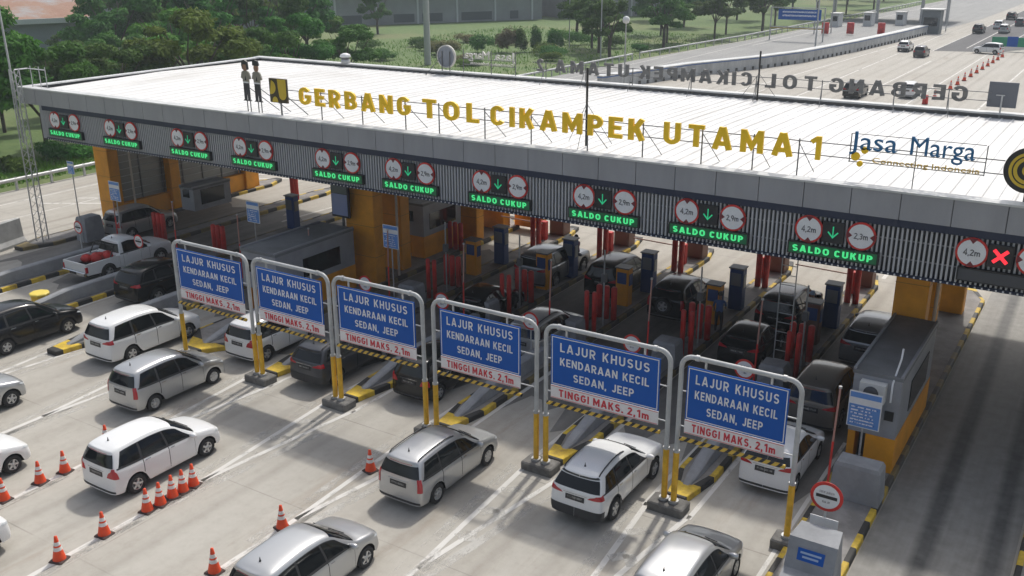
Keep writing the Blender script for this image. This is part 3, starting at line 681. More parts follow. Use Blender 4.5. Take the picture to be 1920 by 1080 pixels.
# lettering on the rear edge, seen from behind
word_sign("roof_lettering", "dark backs of the reversed lettering GERBANG TOL CIKAMPEK UTAMA 2 along the rear edge", [("2", -28.65, -28.05), ("UTAMA", -27.4, -22.9), ("CIKAMPEK", -22.3, -16.2), ("TOL", -15.5, -13.0), ("GERBANG", -12.4, -6.35)],
          47.35, 8.95, .68, LETB, flip=True, posts=(-27.9, -25.4, -22.6, -19.3, -15.9, -12.7, -9.4, -7.1), x0=-28.8, x1=-5.4)
t = word_sign("roof_lettering", "pale reversed lettering Jasa Marga standing on the rear edge before the grass", [("Marga", -33.5, -31.75), ("Jasa", -31.45, -30.0)], 47.35, 9.4, .48, LETS, flip=True, rails=False, bold=0, deep=.08)
mb = MB()
for zz in (9.36, 9.05): mb.box((-33.6, -.10, zz), (-29.9, -.06, zz+.025), STEEL)
for px in (-33.55, -31.6, -29.95): mb.box((px, -.10, 8.4), (px+.03, -.055, 9.9), STEEL)
mb.build("frame", t)
serif_text("tagline", "Connecting Indonesia", 3.0, .16, LETS, t, (-31.6, 0, 9.08), (math.pi/2, 0, math.pi), depth=.05)
t = thing("emblem_disc", "grey back of the round emblem disc on the rear edge, beside the pale reversed lettering", "emblem", (-34.8, 47.35, 9.42))
mb = MB(); mb.disc((0, -.05, 0), .62, 32, mat("disc back grey", (.20, .22, .25), .5), .1); mb.lathe([(.60, -.09), (.66, -.09), (.66, .06), (.60, .06)], 32, LETS, (0, 0, 0), 'y'); mb.build("disc", t)
mb = MB(); mb.box((-.3, -.11, -1.04), (-.26, -.055, .3), STEEL); mb.box((.26, -.11, -1.04), (.3, -.055, .3), STEEL); mb.cyl((-.3, -.1, 0), (-.9, -.9, -1.04), .02, 6, STEEL); mb.build("frame", t)
t = thing("emblem_board", "dark grey back of the square emblem board at the right of the rear edge", "emblem", (-4.95, 47.35, 8.82))
mb = MB(); mb.box((-.58, -.05, 0), (.58, .05, 1.08), mat("board back grey", (.115, .125, .145), .5)); mb.build("board", t)
mb = MB(); mb.box((-.03, -.10, -.46), (.03, -.055, .5), GALV); mb.box((-.25, -.10, .503), (.1, -.055, .54), GALV); mb.build("frame", t)
# lightning rods with stays
def rod(label, x, y, z1, rx):
    t = thing("lightning_rod", label, "lightning rod", (x, y, 8.4), 0, "lightning rods on the canopy roof")
    mb = MB(); mb.cyl((0, 0, 0), (0, 0, z1), .045, 8, BLACK); mb.build("mast", t)
    mb = MB()
    for a in (40, 160, 280): mb.cyl((0, 0, z1*.55), (1.0*math.cos(math.radians(a)), 1.0*math.sin(math.radians(a)), .05), .012, 5, STEEL)
    mb.build("stay", t)
rod("black lightning rod with stays rising behind the gold letters of CIKAMPEK", -17.25, 32.2, 2.9, 0)
rod("black lightning rod with stays near the rear edge, before the reversed lettering", -15.6, 46.6, 2.35, 0)
t = thing("roof_vent", "white mushroom roof vent on the rear edge before the bushes", "vent", (-42.7, 47.3, 8.55))
mb = MB(); mb.lathe([(0, 0), (.26, 0), (.26, .42)], 16, mat("vent shadow gap", (.10, .10, .11), .6)); mb.build("neck", t)
mb = MB(); mb.lathe([(.262, .0), (.28, .0), (.28, .28), (.262, .28)], 16, GALV); mb.lathe([(.30, .42), (.36, .44), (.30, .58), (.12, .66), (0, .67)], 16, WHITE); mb.build("cap", t)

# ------------------------------------------------------------------ height gauge gantries
GX = [(-30.14, 3.30+.53), (-25.83, 3.17+.53), (-21.73, 3.25+.53), (-17.56, 3.05+.53), (-13.42, 3.30+.53), (-9.10, 2.98+.53)]
GL = [(-30.34, -26.32), (-26.03, -22.37), (-22.09, -18.28), (-17.86, -13.97), (-13.62, -9.61), (-9.31, -5.98)]
GY = 23.2
GN = ["leftmost of the six", "second of the six from the left", "third of the six from the left", "third of the six from the right", "second of the six from the right", "rightmost of the six"]
def gantry(i, xa, xb):
    w = xb-xa; t = thing("height_gauge", "white pipe gantry with blue lane sign, "+GN[i], "height gantry", (xa, GY, 0), 0, "height gauge gantries over the lanes")
    mb = MB(); r = .34; zt = 4.93; arc = []
    P = [(0, 0, 1.95)]+[(r-r*math.cos(a), 0, zt-r+r*math.sin(a)) for a in [k*math.pi/12 for k in range(7)]]
    P += [(w-p[0], 0, p[2]) for p in P[::-1]]
    mb.tube(P, .070, 12, mat("pale pipe paint", (.46, .47, .47), .45, var=.15, scale=2))
    for x in (r+.12, w-r-.12): mb.tube([(x-.05, 0, zt), (x+.05, 0, zt)], .092, 12, GALV)
    mb.build("pipe_frame", t)
    for x in (0, w):
        mb = MB(); mb.cyl((x, 0, .28), (x, 0, 1.95), .088, 12, YEL); mb.cyl((x, 0, .28), (x, 0, .36), .15, 12, GALV); mb.cyl((x, 0, 1.93), (x, 0, 1.99), .098, 12, GALV); mb.build("post", t)
    x0, x1 = .20, w-.28
    if i in (3,): x0, x1 = .30, w-.56
    if i == 5: x0, x1 = .20, w-.30
    mb = MB(); mb.box((x0, -.05, 3.06), (x1, -.02, 4.66), BLUE); bp = mb.build("blue_panel", t)
    mb = MB(); e = .035
    for a, b in (((x0+e, 3.06+e), (x1-e, 3.06+2*e-.01)), ((x0+e, 4.66-2*e+.01), (x1-e, 4.66-e)), ((x0+e, 3.06+2*e-.01), (x0+2*e-.01, 4.66-2*e+.01)), ((x1-2*e+.01, 3.06+2*e-.01), (x1-e, 4.66-2*e+.01))):
        mb.box((a[0], -.056, a[1]), (b[0], -.0515, b[1]), WHITE)
    mb.build("border", bp)
    cx = (x0+x1)/2; W_ = x1-x0
    text("lettering", "LAJUR KHUSUS", W_*.82, .28, WHITE, bp, (cx, -.056, 4.18), depth=.006, t=.155, sp=.22, gap=.75)
    text("lettering", "KENDARAAN KECIL", W_*.82, .25, WHITE, bp, (cx, -.056, 3.74), depth=.006, t=.165, sp=.16, gap=.62)
    text("lettering", "SEDAN, JEEP", W_*.56, .25, WHITE, bp, (cx, -.056, 3.30), depth=.006, t=.165, sp=.16, gap=.7)
    mb = MB(); mb.box((x0, -.05, 2.62), (x1, -.02, 3.04), PINK); wp = mb.build("white_panel", t)
    mb = MB()
    for a, b in (((x0+.015, 2.635), (x1-.015, 2.65)), ((x0+.015, 3.01), (x1-.015, 3.025))): mb.box((a[0], -.055, a[1]), (b[0], -.0515, b[1]), REDT)
    mb.build("border", wp)
    text("lettering", "TINGGI MAKS. 2,1m", W_*.84, .24, REDT, wp, (cx, -.056, 2.71), depth=.006, t=.19, sp=.17, gap=.5)
    for z in (2.78, 3.86): mb = MB(); mb.cyl((.06, .01, z), (w-.06, .01, z), .022, 8, GALV); mb.build("cross_bar", t)
    for x in (x0+.5, x1-.5): mb = MB(); mb.box((x-.03, -.018, 4.4), (x+.03, .02, 4.86), GALV); mb.build("hanger", t)
    mb = MB(); mb.tube([(x0-.08, -.12, 2.46), (x1+.10, -.12, 2.46)], .062, 10, HAZ)
    mb.cyl((x0+.4, -.12, 2.5), (x0+.4, -.02, 2.66), .012, 5, STEEL); mb.cyl((x1-.4, -.12, 2.5), (x1-.4, -.02, 2.66), .012, 5, STEEL); mb.build("gauge_bar", t)
    return t
for i, (a, b) in enumerate(GL): gantry(i, a, b).rotation_euler = (0, (0, .004, -.003, .002, -.004, .003)[i], 0)
FN = ["leftmost yellow gantry post", "first and second gantries", "second and third gantries", "third and fourth gantries", "fourth and fifth gantries", "fifth and sixth gantries"]
for i, xc in enumerate([-30.34, -26.17, -22.23, -18.07, -13.80, -9.46, -5.98]):
    w = .36 if i in (0, 6) else .55
    mb = MB(); mb.bbox((-w, -.33, 0), (w, .33, .28), .04, mat("weathered concrete footing", (.17, .165, .155), .9, var=.4, scale=3))
    o = mb.build("concrete_footing", None, (xc, GY, 0))
    tag(o, "grey concrete footing under the "+FN[0] if i == 0 else ("grey concrete footing under the right post of the rightmost gantry" if i == 6 else "grey concrete footing under the posts between the "+FN[i]), "footing", "gantry footings")

# ------------------------------------------------------------------ toll islands
IN = ["leftmost", "second from the left", "third from the left", "fourth from the left", "fifth from the left", "fifth from the right", "fourth from the right", "third from the right", "second from the right", "rightmost"]
def island(i, x, hw, y0, y1, wedge=True, label=None):
    t = thing("toll_island", label or "kerbed concrete lane island with a sloped grey nose wall, "+IN[i], "traffic island", (x, y0, 0), 0, "toll lane islands")
    L = y1-y0; k = .17; h = .2
    out = [(-.30, 0), (.30, 0), (hw, 1.7), (hw, L-1.5), (.25, L), (-.25, L), (-hw, L-1.5), (-hw, 1.7)]
    inn = [(a*(1-k/max(abs(a), .3)) if abs(a) > .301 else a*.6, min(max(b, .80), L-.35)) for a, b in out]
    n = 8
    mb = MB(); v = [(a, b, 0) for a, b in out]+[(a*.985, b, h-.02) for a, b in out]+[(a*.95, b+(.03 if b < 1 else 0), h) for a, b in out]+[(a, b, h) for a, b in inn]
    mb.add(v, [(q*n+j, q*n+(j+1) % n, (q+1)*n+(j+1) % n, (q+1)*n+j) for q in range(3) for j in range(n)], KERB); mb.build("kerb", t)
    mb = MB(); mb.add([(a, b, h-.012) for a, b in inn], [tuple(range(n))], mat("island paving", (.26, .25, .24), .85, var=.3, scale=1.4)); mb.build("paving", t)
    if wedge:
        ya, yb = .72, 9.0; w = .23
        mb = MB()
        v = []; 
        secs = [(ya, .20, .6), (ya+.5, .34, .85), (ya+1.8, .62, 1), (ya+3.2, .78, 1), (yb, .80, 1)]
        for y, z, q in secs: v += [(-w*q, y, h), (-w*q*.9, y, z-.05), (-w*q*.6, y, z), (w*q*.6, y, z), (w*q*.9, y, z-.05), (w*q, y, h)]
        f = [(a*6+j, a*6+j+1, (a+1)*6+j+1, (a+1)*6+j) for a in range(len(secs)-1) for j in range(5)]+[tuple(range(6)), tuple(len(secs)*6-1-j for j in range(6))]
        mb.add(v, f, CGREY); mb.build("nose_wall", t)
    return t
for i, x in enumerate(ISL):
    if i == 3: island(i, x-.1, 1.55, 23.6, 47.8)
    else: island(i, x, .60, 23.7 if i > 3 else 20.5, 47.8)
island(9, -5.1, .86, 15.0, 48.2, wedge=False, label="broad kerbed island at the right carrying the grey toll booth")
island(9, .45, 1.0, 14.0, 48.2, wedge=False, label="kerbed island with fresh yellow and black blocks at the right picture border")
island(0, -50.0, .85, 28.2, 47.8, wedge=False, label="kerbed island under the leftmost canopy columns and the steel lattice mast")

# things on the islands
def cblock(label, x, y, w=.95, d=.8, h=1.05):
    mb = MB(); v = []
    for z, q in ((.2, 1.06), (.2+h*.9, .96), (.2+h, .86)): v += [(sx*w/2*q, sy*d/2*q, z) for sx, sy in ((-1, -1), (1, -1), (1, 1), (-1, 1))]
    mb.add(v, [(k*4+j, k*4+(j+1) % 4, (k+1)*4+(j+1) % 4, (k+1)*4+j) for k in range(2) for j in range(4)]+[(8, 9, 10, 11), (3, 2, 1, 0)], CGREY)
    return tag(mb.build("concrete_block", None, (x, y, 0)), label, "concrete block", "grey blocks on the islands")
def stop_disc(label, x, y, z=2.05, r=.36):
    t = thing("stop_sign", label, "stop sign", (x, y, .2), 0, "round toll stop signs on the islands")
    mb = MB(); mb.cyl((0, .03, 0), (0, .03, z-.2+r*.8), .03, 8, POLE); mb.build("post", t)
    mb = MB(); mb.disc((0, -.02, z-.2), r, 28, RED, .02); mb.build("rim", t)
    mb = MB(); mb.disc((0, -.027, z-.2), r*.80, 28, WHITE, .006); mb.build("plate", t)
    mb = MB(); mb.box((-r*.64, -.035, z-.2-.045), (r*.64, -.0275, z-.2+.045), BLACK); mb.build("bar", t)
    for zz, ww in ((.30, .46), (-.36, .24)): mb = MB(); mb.box((-r*ww, -.032, z-.2+zz*r-.03), (r*ww, -.0275, z-.2+zz*r+.03), PRINTD); mb.build("text_line", t)
    return t
def redpole(label, x, y, h=3.6, lean=0):
    t = thing("barrier_pole", label, "pole", (x, y, .2), 0, "slim red and grey poles on the islands")
    mb = MB(); mb.cyl((0, 0, 0), (lean*.35, 0, h*.55), .034, 8, RED); mb.build("lower_pole", t)
    mb = MB(); mb.cyl((lean*.35, 0, h*.55+.002), (lean, 0, h), .03, 8, mat("faded pole paint", (.42, .22, .18), .6)); mb.cyl((lean, 0, h), (lean, 0, h+.06), .05, 8, GALV); mb.build("upper_pole", t)
    return t
def bollards(label, x, y, h=1.35, n=3, r=.13, white=False):
    t = thing("bollard_set", label, "bollards", (x, y, .18), 0, "red steel bollard sets on the islands")
    for k in range(n):
        xx = (k-(n-1)/2)*.36; mb = MB(); mb.lathe([(0, 0), (r, 0), (r, h-.05), (r*.7, h), (0, h)], 14, RED, (xx, 0, 0))
        if white:
            for z in (.35, .9, 1.45, 2.0):
                if z+.25 < h: mb.lathe([(r+.004, z), (r+.004, z+.25)], 14, WHITE, (xx, 0, 0))
        mb.build("bollard", t)
    return t
def machine(label, x, y, body, screen, h=1.6, w=.62, d=.5):
    t = thing("payment_machine", label, "payment machine", (x, y, .18), 0, "payment machines on the islands")
    mb = MB(); mb.bbox((-w/2, -d/2, 0), (w/2, d/2, h), .04, body); mb.build("cabinet", t)
    mb = MB(); mb.box((-w*.36, -d/2-.03, h*.60), (w*.36, -d/2-.002, h*.9), screen); mb.box((w/2+.002, -d*.3, h*.55), (w/2+.03, d*.3, h*.85), screen); mb.build("screen", t)
    mb = MB(); mb.box((-w*.55, -d*.6, h+.002), (w*.55, d*.6, h+.06), STEEL); mb.build("hood", t)
    return t
def blueboard(label, x, y, z, w, h):
    t = thing("notice_board", label, "notice board", (x, y, .2), 0, "blue notice boards on thin posts")
    mb = MB(); mb.cyl((0, .04, 0), (0, .04, z+h*.3), .03, 8, GALV); mb.build("post", t)
    mb = MB(); mb.box((-w/2, -.02, z-h/2), (w/2, .01, z+h/2), WHITE); mb.build("plate", t)
    mb = MB(); mb.box((-w/2+.03, -.028, z-h/2+.03), (w/2-.03, -.0205, z+h*.14), LBLUE); mb.box((-w/2+.03, -.028, z+h*.33), (w/2-.03, -.0205, z+h/2-.03), LBLUE); mb.build("blue_field", t)
    for k in range(6):
        mb = MB(); mb.box((-w/2+.09, -.033, z+h*.05-k*h*.09), (w/2-.09-(k*.37 % .2), -.0285, z+h*.05-k*h*.09+h*.035), PRINT); mb.build("text_line", t)
    return t
def arm(label, x, y, L=2.6, up=False):
    t = thing("barrier_gate", label, "barrier gate", (x, y, .18), 0, "lane barrier gates")
    mb = MB(); mb.bbox((-.17, -.17, 0), (.17, .17, 1.05), .03, RED); mb.build("cabinet", t)
    mb = MB(); mb.cyl((0, -.2, .95), ((0 if up else -L), -.2, (.95+L if up else 1.0)), .035, 8, mat("barrier arm paint", (.5, .3, .25), .5)); mb.build("arm", t)
    return t
def booth(label, x, y0, y1, w, h, face=None, yellow=True):
    t = thing("toll_booth", label, "toll booth", (x, y0, .18), 0, "toll booths on the islands")
    L = y1-y0; g = mat("grey booth panel", (.30, .31, .335), .5, var=.18, scale=.8)
    mb = MB(); mb.box((-w/2, .0, 1.15), (w/2, L, h-.12), g); mb.build("wall", t)
    if yellow:
        mb = MB(); mb.box((-w/2+.55, -.03, 0), (w/2+.02, L, 1.148), ORA); mb.box((-w/2-.02, .2, 0), (-w/2+.2, L, 1.148), ORA); mb.box((-w/2+.21, .8, 0), (-w/2+.54, L-.5, 1.147), DARKP); mb.build("base_panel", t)
    mb = MB(); mb.box((-w/2-.03, -.04, h-.118), (w/2+.03, L+.03, h), mat("booth roof sheet", (.17, .18, .19), .55, var=.3, scale=.7))
    mb.box((-w/2-.03, -.04, h+.002), (-w/2+.05, L, h+.07), g); mb.box((w/2-.05, -.04, h+.002), (w/2+.03, L, h+.07), g); mb.build("roof", t)
    for s in (-1, 1):
        xx = s*(w/2+.006); mb = MB(); mb.box((min(xx, xx+s*.02), 1.6 if L > 4 else .5, 1.45), (max(xx, xx+s*.02), L-(1.0 if L > 4 else .5), 2.5 if h > 2.95 else 2.3), GLASS); mb.build("window", t)
    if face is None: mb = MB(); mb.box((-w/2+.2, -.02, 1.9), (-w/2+.75, -.003, 2.45), GLASS); mb.build("window", t)
    return t
bt = booth("long grey toll booth with orange base on the broad right island", -5.1, 28.4, 33.8, 1.40, 3.2, face=1)
mb = MB(); mb.box((-.45, -.32, 2.35), (.30, -.005, 2.95), mat("air conditioner case", (.62, .62, .60), .5)); mb.lathe([(0, -.335), (.22, -.335), (.22, -.321)], 16, DARKP, (-.1, 0, 2.65), 'y'); mb.build("air_conditioner", bt)
mb = MB(); mb.box((.32, -.05, 1.75), (.58, -.005, 2.05), BLACK); mb.build("meter_box", bt)
mb = MB(); mb.tube([(.45, -.12, 2.4), (.45, -.12, 3.0), (.5, .5, 3.6), (.5, .6, 3.9)], .03, 8, WHITE); mb.build("conduit", bt)
booth("wide grey roofed toll booth before the middle canopy columns", -31.0, 28.0, 33.0, 2.1, 2.92)
b2 = booth("narrow pale grey toll booth on the leftmost lane island", -44.75, 35.6, 38.3, 1.1, 2.5, yellow=False)
b3 = booth("grey toll booth with orange base directly behind the middle orange columns", -30.6, 38.3, 41.6, 1.4, 2.9)
# the right island, front to back
t = thing("crash_block", "large sculpted grey crash block with a blue plate on the right island nose", "crash barrier", (-4.85, 21.9, .18))
mb = MB(); prof = [(-3.4, 0), (-3.4, .25), (-1.9, .45), (-.75, .62), (-.45, 1.35), (.25, 1.42), (.3, 0)]; 
v = []; wd = [.50, .50, .56, .60, .60, .52, .60]
for s in (-1, 1): v += [(s*w_, y, z) for (y, z), w_ in zip(prof, wd)]
n = len(prof); mb.add(v, [(j, (j+1) % n, n+(j+1) % n, n+j) for j in range(n)]+[tuple(range(n)), tuple(2*n-1-j for j in range(n))], CGREY); mb.build("block", t)
mb = MB(); c0 = Vector((0, -.60, .98)); 
mb.add([(-.33, -.665, .82), (.33, -.665, .82), (.33, -.560, 1.15), (-.33, -.560, 1.15), (-.33, -.64, .81), (.33, -.64, .81), (.33, -.535, 1.14), (-.33, -.535, 1.14)], [(0, 1, 2, 3), (4, 7, 6, 5), (0, 4, 5, 1), (1, 5, 6, 2), (2, 6, 7, 3), (3, 7, 4, 0)], BLUE); mb.build("plate", t)
for zz, L_ in ((1.03, .26), (.93, .20)):
    mb = MB(); yy = -.665+(zz-.82)*.318-.006; mb.add([(-L_, yy, zz), (L_, yy, zz), (L_, yy+.016, zz+.05), (-L_, yy+.016, zz+.05)], [(0, 1, 2, 3)], mat("faded plate text", (.35, .45, .62), .5)); mb.build("text_line", t, fix=False)
t = stop_disc("large round stop sign with black bar before the sculpted crash block, right island", -4.95, 22.75, 2.12, .42)
mb = MB(); mb.box((-.36, -.02, 1.02), (.36, 0, 1.30), WHITE); mb.build("lower_plate", t)
cb = cblock("wide grey concrete block between the round stop sign and the toll booth", -4.95, 26.5, 1.35, .75, 1.15)
redpole("red pole before the right toll booth, leaning over the grey block", -5.6, 25.6, 3.7, .05)
blueboard("blue and white notice board on a thin post before the right toll booth", -5.22, 27.6, 2.25, .95, 1.15)
# the shaded islands under the canopy
PL = {4: "fifth from the left", 5: "fifth from the right", 6: "fourth from the right", 7: "third from the right", 8: "second from the right"}
for i in (4, 5, 6, 7, 8):
    x = ISL[i]; nm = PL[i]
    cblock("grey concrete block on the island "+nm, x, 32.5, .95, .8, 1.0)
    stop_disc("small round stop sign with black bar on the island "+nm, x-.15, 29.6, 2.0, .36)
    redpole("slim red pole beside the grey block on the island "+nm, x-.38, 31.4, 3.7, .08)
    bollards("three red bollards at the payment machine of the island "+nm, x+.05, 35.6, 1.5, 3)
    bollards("tall red bollards at the far end, island "+nm, x+.1, 43.2, 2.6, 2, .14)
    machine("orange payment machine on the island "+nm, x-.1, 37.6, ORA if i != 8 else BROWN, DBLUE, 1.75)
    machine("dark blue ticket machine behind the bollards of the island "+nm, x+.1, 39.8, DBLUE, mat("screen grey", (.2, .22, .24), .3), 1.9)
    bollards("pair of slim red posts before the grey block of the island "+nm, x+.32, 33.6, 1.9, 2, .10)
    arm("red barrier gate with a long arm on the island "+nm, x-.2, 44.6, 2.7, up=(i in (5, 7)))
    t = thing("signal_post", "slim grey lane post with small lamps on the island "+nm, "signal post", (x+.36, 34.7, .18), 0, "slim lane posts under the canopy")
    mb = MB(); mb.cyl((0, 0, 0), (0, 0, 3.4), .035, 8, GALV); mb.build("post", t); mb = MB(); mb.bbox((-.11, -.1, 2.0), (.11, .1, 2.35), .02, STEEL); mb.build("lamp_box", t)
    t = thing("equipment_cabinet", "brown equipment cabinet at the rear of the island "+nm, "cabinet", (x-.05, 46.1, .18), 0, "rear cabinets on the islands")
    mb = MB(); mb.bbox((-.45, -.4, 0), (.45, .4, 1.5), .03, BROWN); mb.build("body", t); mb = MB(); mb.box((-.38, -.42, .1), (.38, -.402, 1.4), mat("cabinet door", (.19, .10, .07), .6)); mb.build("door", t)
for i, nm in ((0, "leftmost"), (1, "second from the left"), (2, "third from the left"), (3, "fourth from the left")):
    x = ISL[i]-(.1 if i == 3 else 0)
    bollards("dark red bollards on the island "+nm, x+.1 if i < 3 else -29.5, 33.4 if i < 3 else 40.5, 1.5, 3)
    bollards("tall red bollards at the far end of the island "+nm, x, 44.0, 2.6, 2, .14)
    if i in (1, 2): machine("dark blue ticket machine on the island "+nm, x, 39.0, DBLUE, STEEL, 1.9)
    redpole("slim red pole on the island "+nm, x-.3, 31.0, 3.2, .05)
    if i < 2: stop_disc("small round stop sign on the island "+nm, x+.0, 28.6, 2.0, .34)
for lab, x, y, z in (("blue and white board beside the middle orange columns", -27.0+.5, 31.6, 3.35), ("blue and white board on the shaded island left of the wide booth", -35.25, 31.8, 3.2), ("narrow blue board before the leftmost parked silver car", -44.75, 31.0, 3.2)):
    blueboard(lab, x, y, z, .85, 1.05)
t = thing("display_board", "tall dark information display with a bluish lower half before the middle columns", "display board", (-31.0, 32.2+1.2, .2))
mb = MB(); mb.bbox((-.55, -.06, 3.2), (.55, .1, 5.5), .03, BLACK); mb.build("case", t)
mb = MB(); mb.box((-.48, -.075, 4.35), (.48, -.062, 5.4), mat("dim screen", (.06, .09, .09), .3)); mb.build("screen", t)
mb = MB(); mb.box((-.48, -.075, 3.3), (.48, -.062, 4.33), mat("bluish screen", (.22, .27, .45), .3)); mb.build("lower_screen", t)
mb = MB(); mb.cyl((0, .14, 0), (0, .14, 3.6), .07, 8, STEEL); mb.build("post", t)
# ladder tower on the second island from the right
t = thing("ladder_tower", "slim steel ladder tower rising from the island second from the right", "ladder", (-9.55, 33.6, .2), 0)
for x in (-.28, .28):
    mb = MB(); mb.cyl((x, 0, 0), (x, 0, 5.7), .025, 6, GALV); mb.build("rail", t)
mb = MB()
for k in range(15): mb.cyl((-.28, 0, .3+k*.37), (.28, 0, .3+k*.37), .016, 6, GALV)
mb.build("rung", t)
# left side: lattice mast, jersey wall, yellow box, blocks and boards
t = thing("lattice_mast", "tall thin steel lattice mast with a top pole beside the left canopy corner", "mast", (-49.95, 29.7, .15))
mb = MB(); LEG = [(-.32, -.2), (.32, -.2), (0, .34)]
for a, b in LEG: mb.cyl((a, b, 0), (a*.75, b*.75, 9.4), .035, 6, GALV)
mb.build("leg", t)
mb = MB()
for k in range(20):
    q0 = 1-.25*k/20; q1 = 1-.25*(k+1)/20
    for j in range(3):
        a = LEG[j]; b = LEG[(j+1) % 3]; mb.cyl((a[0]*q0, a[1]*q0, k*.47), (b[0]*q1, b[1]*q1, (k+1)*.47), .014, 5, GALV)
mb.build("lattice", t)
mb = MB(); mb.cyl((-.25, 0, 5.5), (-.45, 0, 13.2), .055, 8, POLE); mb.build("top_pole", t)
mb = MB()
for x in (.0, .75, 1.3): mb.cyl((x, .9, 8.4), (x, .9, 9.5), .025, 6, POLE)
mb.cyl((-.3, .9, 9.35), (1.3, .9, 9.35), .03, 6, WHITE); mb.cyl((-.3, .2, 9.35), (-.3, .9, 9.35), .03, 6, WHITE); mb.build("rail", t)
def jersey(label, x, y, L, rz=0, h=1.1):
    mb = MB(); p = [(-.40, 0), (-.40, .15), (-.22, .38), (-.14, h), (.14, h), (.22, .38), (.40, .15), (.40, 0)]
    mb.prism(p, 0, L, CLITE, 'xz'); o = mb.build("jersey_barrier", None, (x, y, .0)); o.rotation_euler = (0, 0, rz); return tag(o, label, "concrete barrier")
jersey("pale jersey barrier at the left picture border before the lattice mast", -50.3, 25.2, 4.2, 0.25, 1.4)
t = thing("sand_barrel", "yellow crash box standing before the second island from the left", "crash box", (-40.55, 23.5, 0))
mb = MB(); mb.lathe([(0, 0), (.36, 0), (.41, .66), (.44, .70)], 8, mat("yellow plastic", (.74, .47, .02), .5, var=.2), smooth=False); mb.build("body", t)
mb = MB(); mb.lathe([(.445, .70), (.445, .76), (.40, .79), (0, .79)], 8, mat("pale yellow lid", (.80, .62, .10), .5), smooth=False); mb.build("lid", t)
cblock("dark grey block with a faded round sign beside the lattice mast", -47.9, 31.3, .85, 1.1, 1.35)
blueboard("small blue board on a thin post left of the leftmost canopy column", -47.7, 30.6, 4.2, .55, .7)

# ------------------------------------------------------------------ cars: a lofted shell per kind, every window, lamp and wheel its own part
def pchip(ys, sub):
    n = len(ys); d = [ys[i+1]-ys[i] for i in range(n-1)]; mm = [0.]*n
    mm[0] = d[0]; mm[-1] = d[-1]
    for i in range(1, n-1): mm[i] = 0 if d[i-1]*d[i] <= 0 else 2*d[i-1]*d[i]/(d[i-1]+d[i])
    out = []
    for i in range(n-1):
        for k in range(sub):
            t = k/sub; t2 = t*t; t3 = t2*t
            out.append((2*t3-3*t2+1)*ys[i]+(t3-2*t2+t)*mm[i]+(-2*t3+3*t2)*ys[i+1]+(t3-t2)*mm[i+1])
    out.append(ys[-1]); return out
SU, SV = 6, 3
#        ys    yb    yt    zb   zt   wf  bulge        (metres on a 4.2 m long, 1.69 m high car)
COLS = {
 'mpv': [(2.08,2.04,2.00,.70,.76,0,0),(2.07,2.03,1.98,.70,.77,.5,0),(2.00,1.95,1.90,.73,.82,.84,0),(1.86,1.82,1.76,.78,.88,.955,0),(1.50,1.48,1.40,.86,.96,1,0),(1.05,1.05,1.06,.93,1.02,1,.06),
         (.78,.74,.62,.96,1.32,1,.08),(.45,.42,.22,.97,1.56,1,.06),(.1,.1,-.12,.98,1.64,1,0),(-.6,-.6,-.62,.99,1.67,1,0),(-1.3,-1.3,-1.25,1.0,1.65,1,0),(-1.80,-1.78,-1.66,1.02,1.61,.985,0),
         (-2.02,-1.99,-1.82,1.03,1.57,.94,0),(-2.09,-2.06,-1.90,1.03,1.55,.60,0),(-2.10,-2.07,-1.92,1.03,1.54,0,0)],
 'hatch': [(2.08,2.04,2.00,.72,.78,0,0),(2.07,2.03,1.98,.72,.79,.5,0),(2.00,1.95,1.90,.76,.85,.84,0),(1.84,1.80,1.74,.82,.92,.955,0),(1.45,1.43,1.36,.92,1.03,1,0),(1.05,1.05,1.06,.99,1.10,1,.06),
         (.72,.68,.52,1.02,1.38,1,.08),(.36,.33,.08,1.04,1.60,1,.06),(.0,.0,-.25,1.05,1.67,1,0),(-.6,-.6,-.65,1.08,1.68,1,0),(-1.15,-1.15,-1.15,1.12,1.64,1,0),(-1.75,-1.70,-1.50,1.16,1.58,.97,0),
         (-2.03,-1.92,-1.64,1.16,1.53,.92,0),(-2.09,-2.00,-1.74,1.16,1.51,.60,0),(-2.10,-2.02,-1.76,1.16,1.50,0,0)],
 'suv': [(2.08,2.05,2.02,.80,.87,0,0),(2.07,2.04,2.0,.80,.88,.5,0),(2.01,1.97,1.93,.84,.92,.86,0),(1.88,1.85,1.80,.88,.97,.96,0),(1.50,1.48,1.42,.93,1.02,1,0),(.92,.92,.94,.97,1.06,1,.06),
         (.66,.62,.48,.99,1.34,1,.08),(.32,.29,.10,1.0,1.56,1,.06),(-.05,-.05,-.28,1.01,1.64,1,0),(-.7,-.7,-.72,1.03,1.67,1,0),(-1.3,-1.3,-1.28,1.05,1.64,1,0),(-1.80,-1.77,-1.62,1.07,1.58,.985,0),
         (-2.02,-1.97,-1.74,1.08,1.54,.94,0),(-2.09,-2.05,-1.80,1.08,1.52,.60,0),(-2.10,-2.06,-1.82,1.08,1.51,0,0)],
 'cab': [(2.08,2.05,2.02,.84,.92,0,0),(2.07,2.04,2.0,.84,.92,.5,0),(2.01,1.97,1.93,.88,.96,.86,0),(1.88,1.85,1.80,.92,1.01,.96,0),(1.50,1.48,1.42,.96,1.06,1,0),(1.05,1.05,1.07,.99,1.09,1,.06),
         (.82,.78,.64,1.0,1.36,1,.08),(.55,.52,.34,1.0,1.58,1,.06),(.3,.3,.1,1.0,1.65,1,0),(0,0,-.02,1.0,1.67,1,0),(-.25,-.25,-.22,1.0,1.65,1,0),(-.47,-.47,-.38,1.0,1.60,.99,0),
         (-.55,-.55,-.45,1.0,1.57,.96,0),(-.57,-.57,-.47,1.0,1.56,.6,0),(-.575,-.575,-.475,1.0,1.56,0,0)],
}
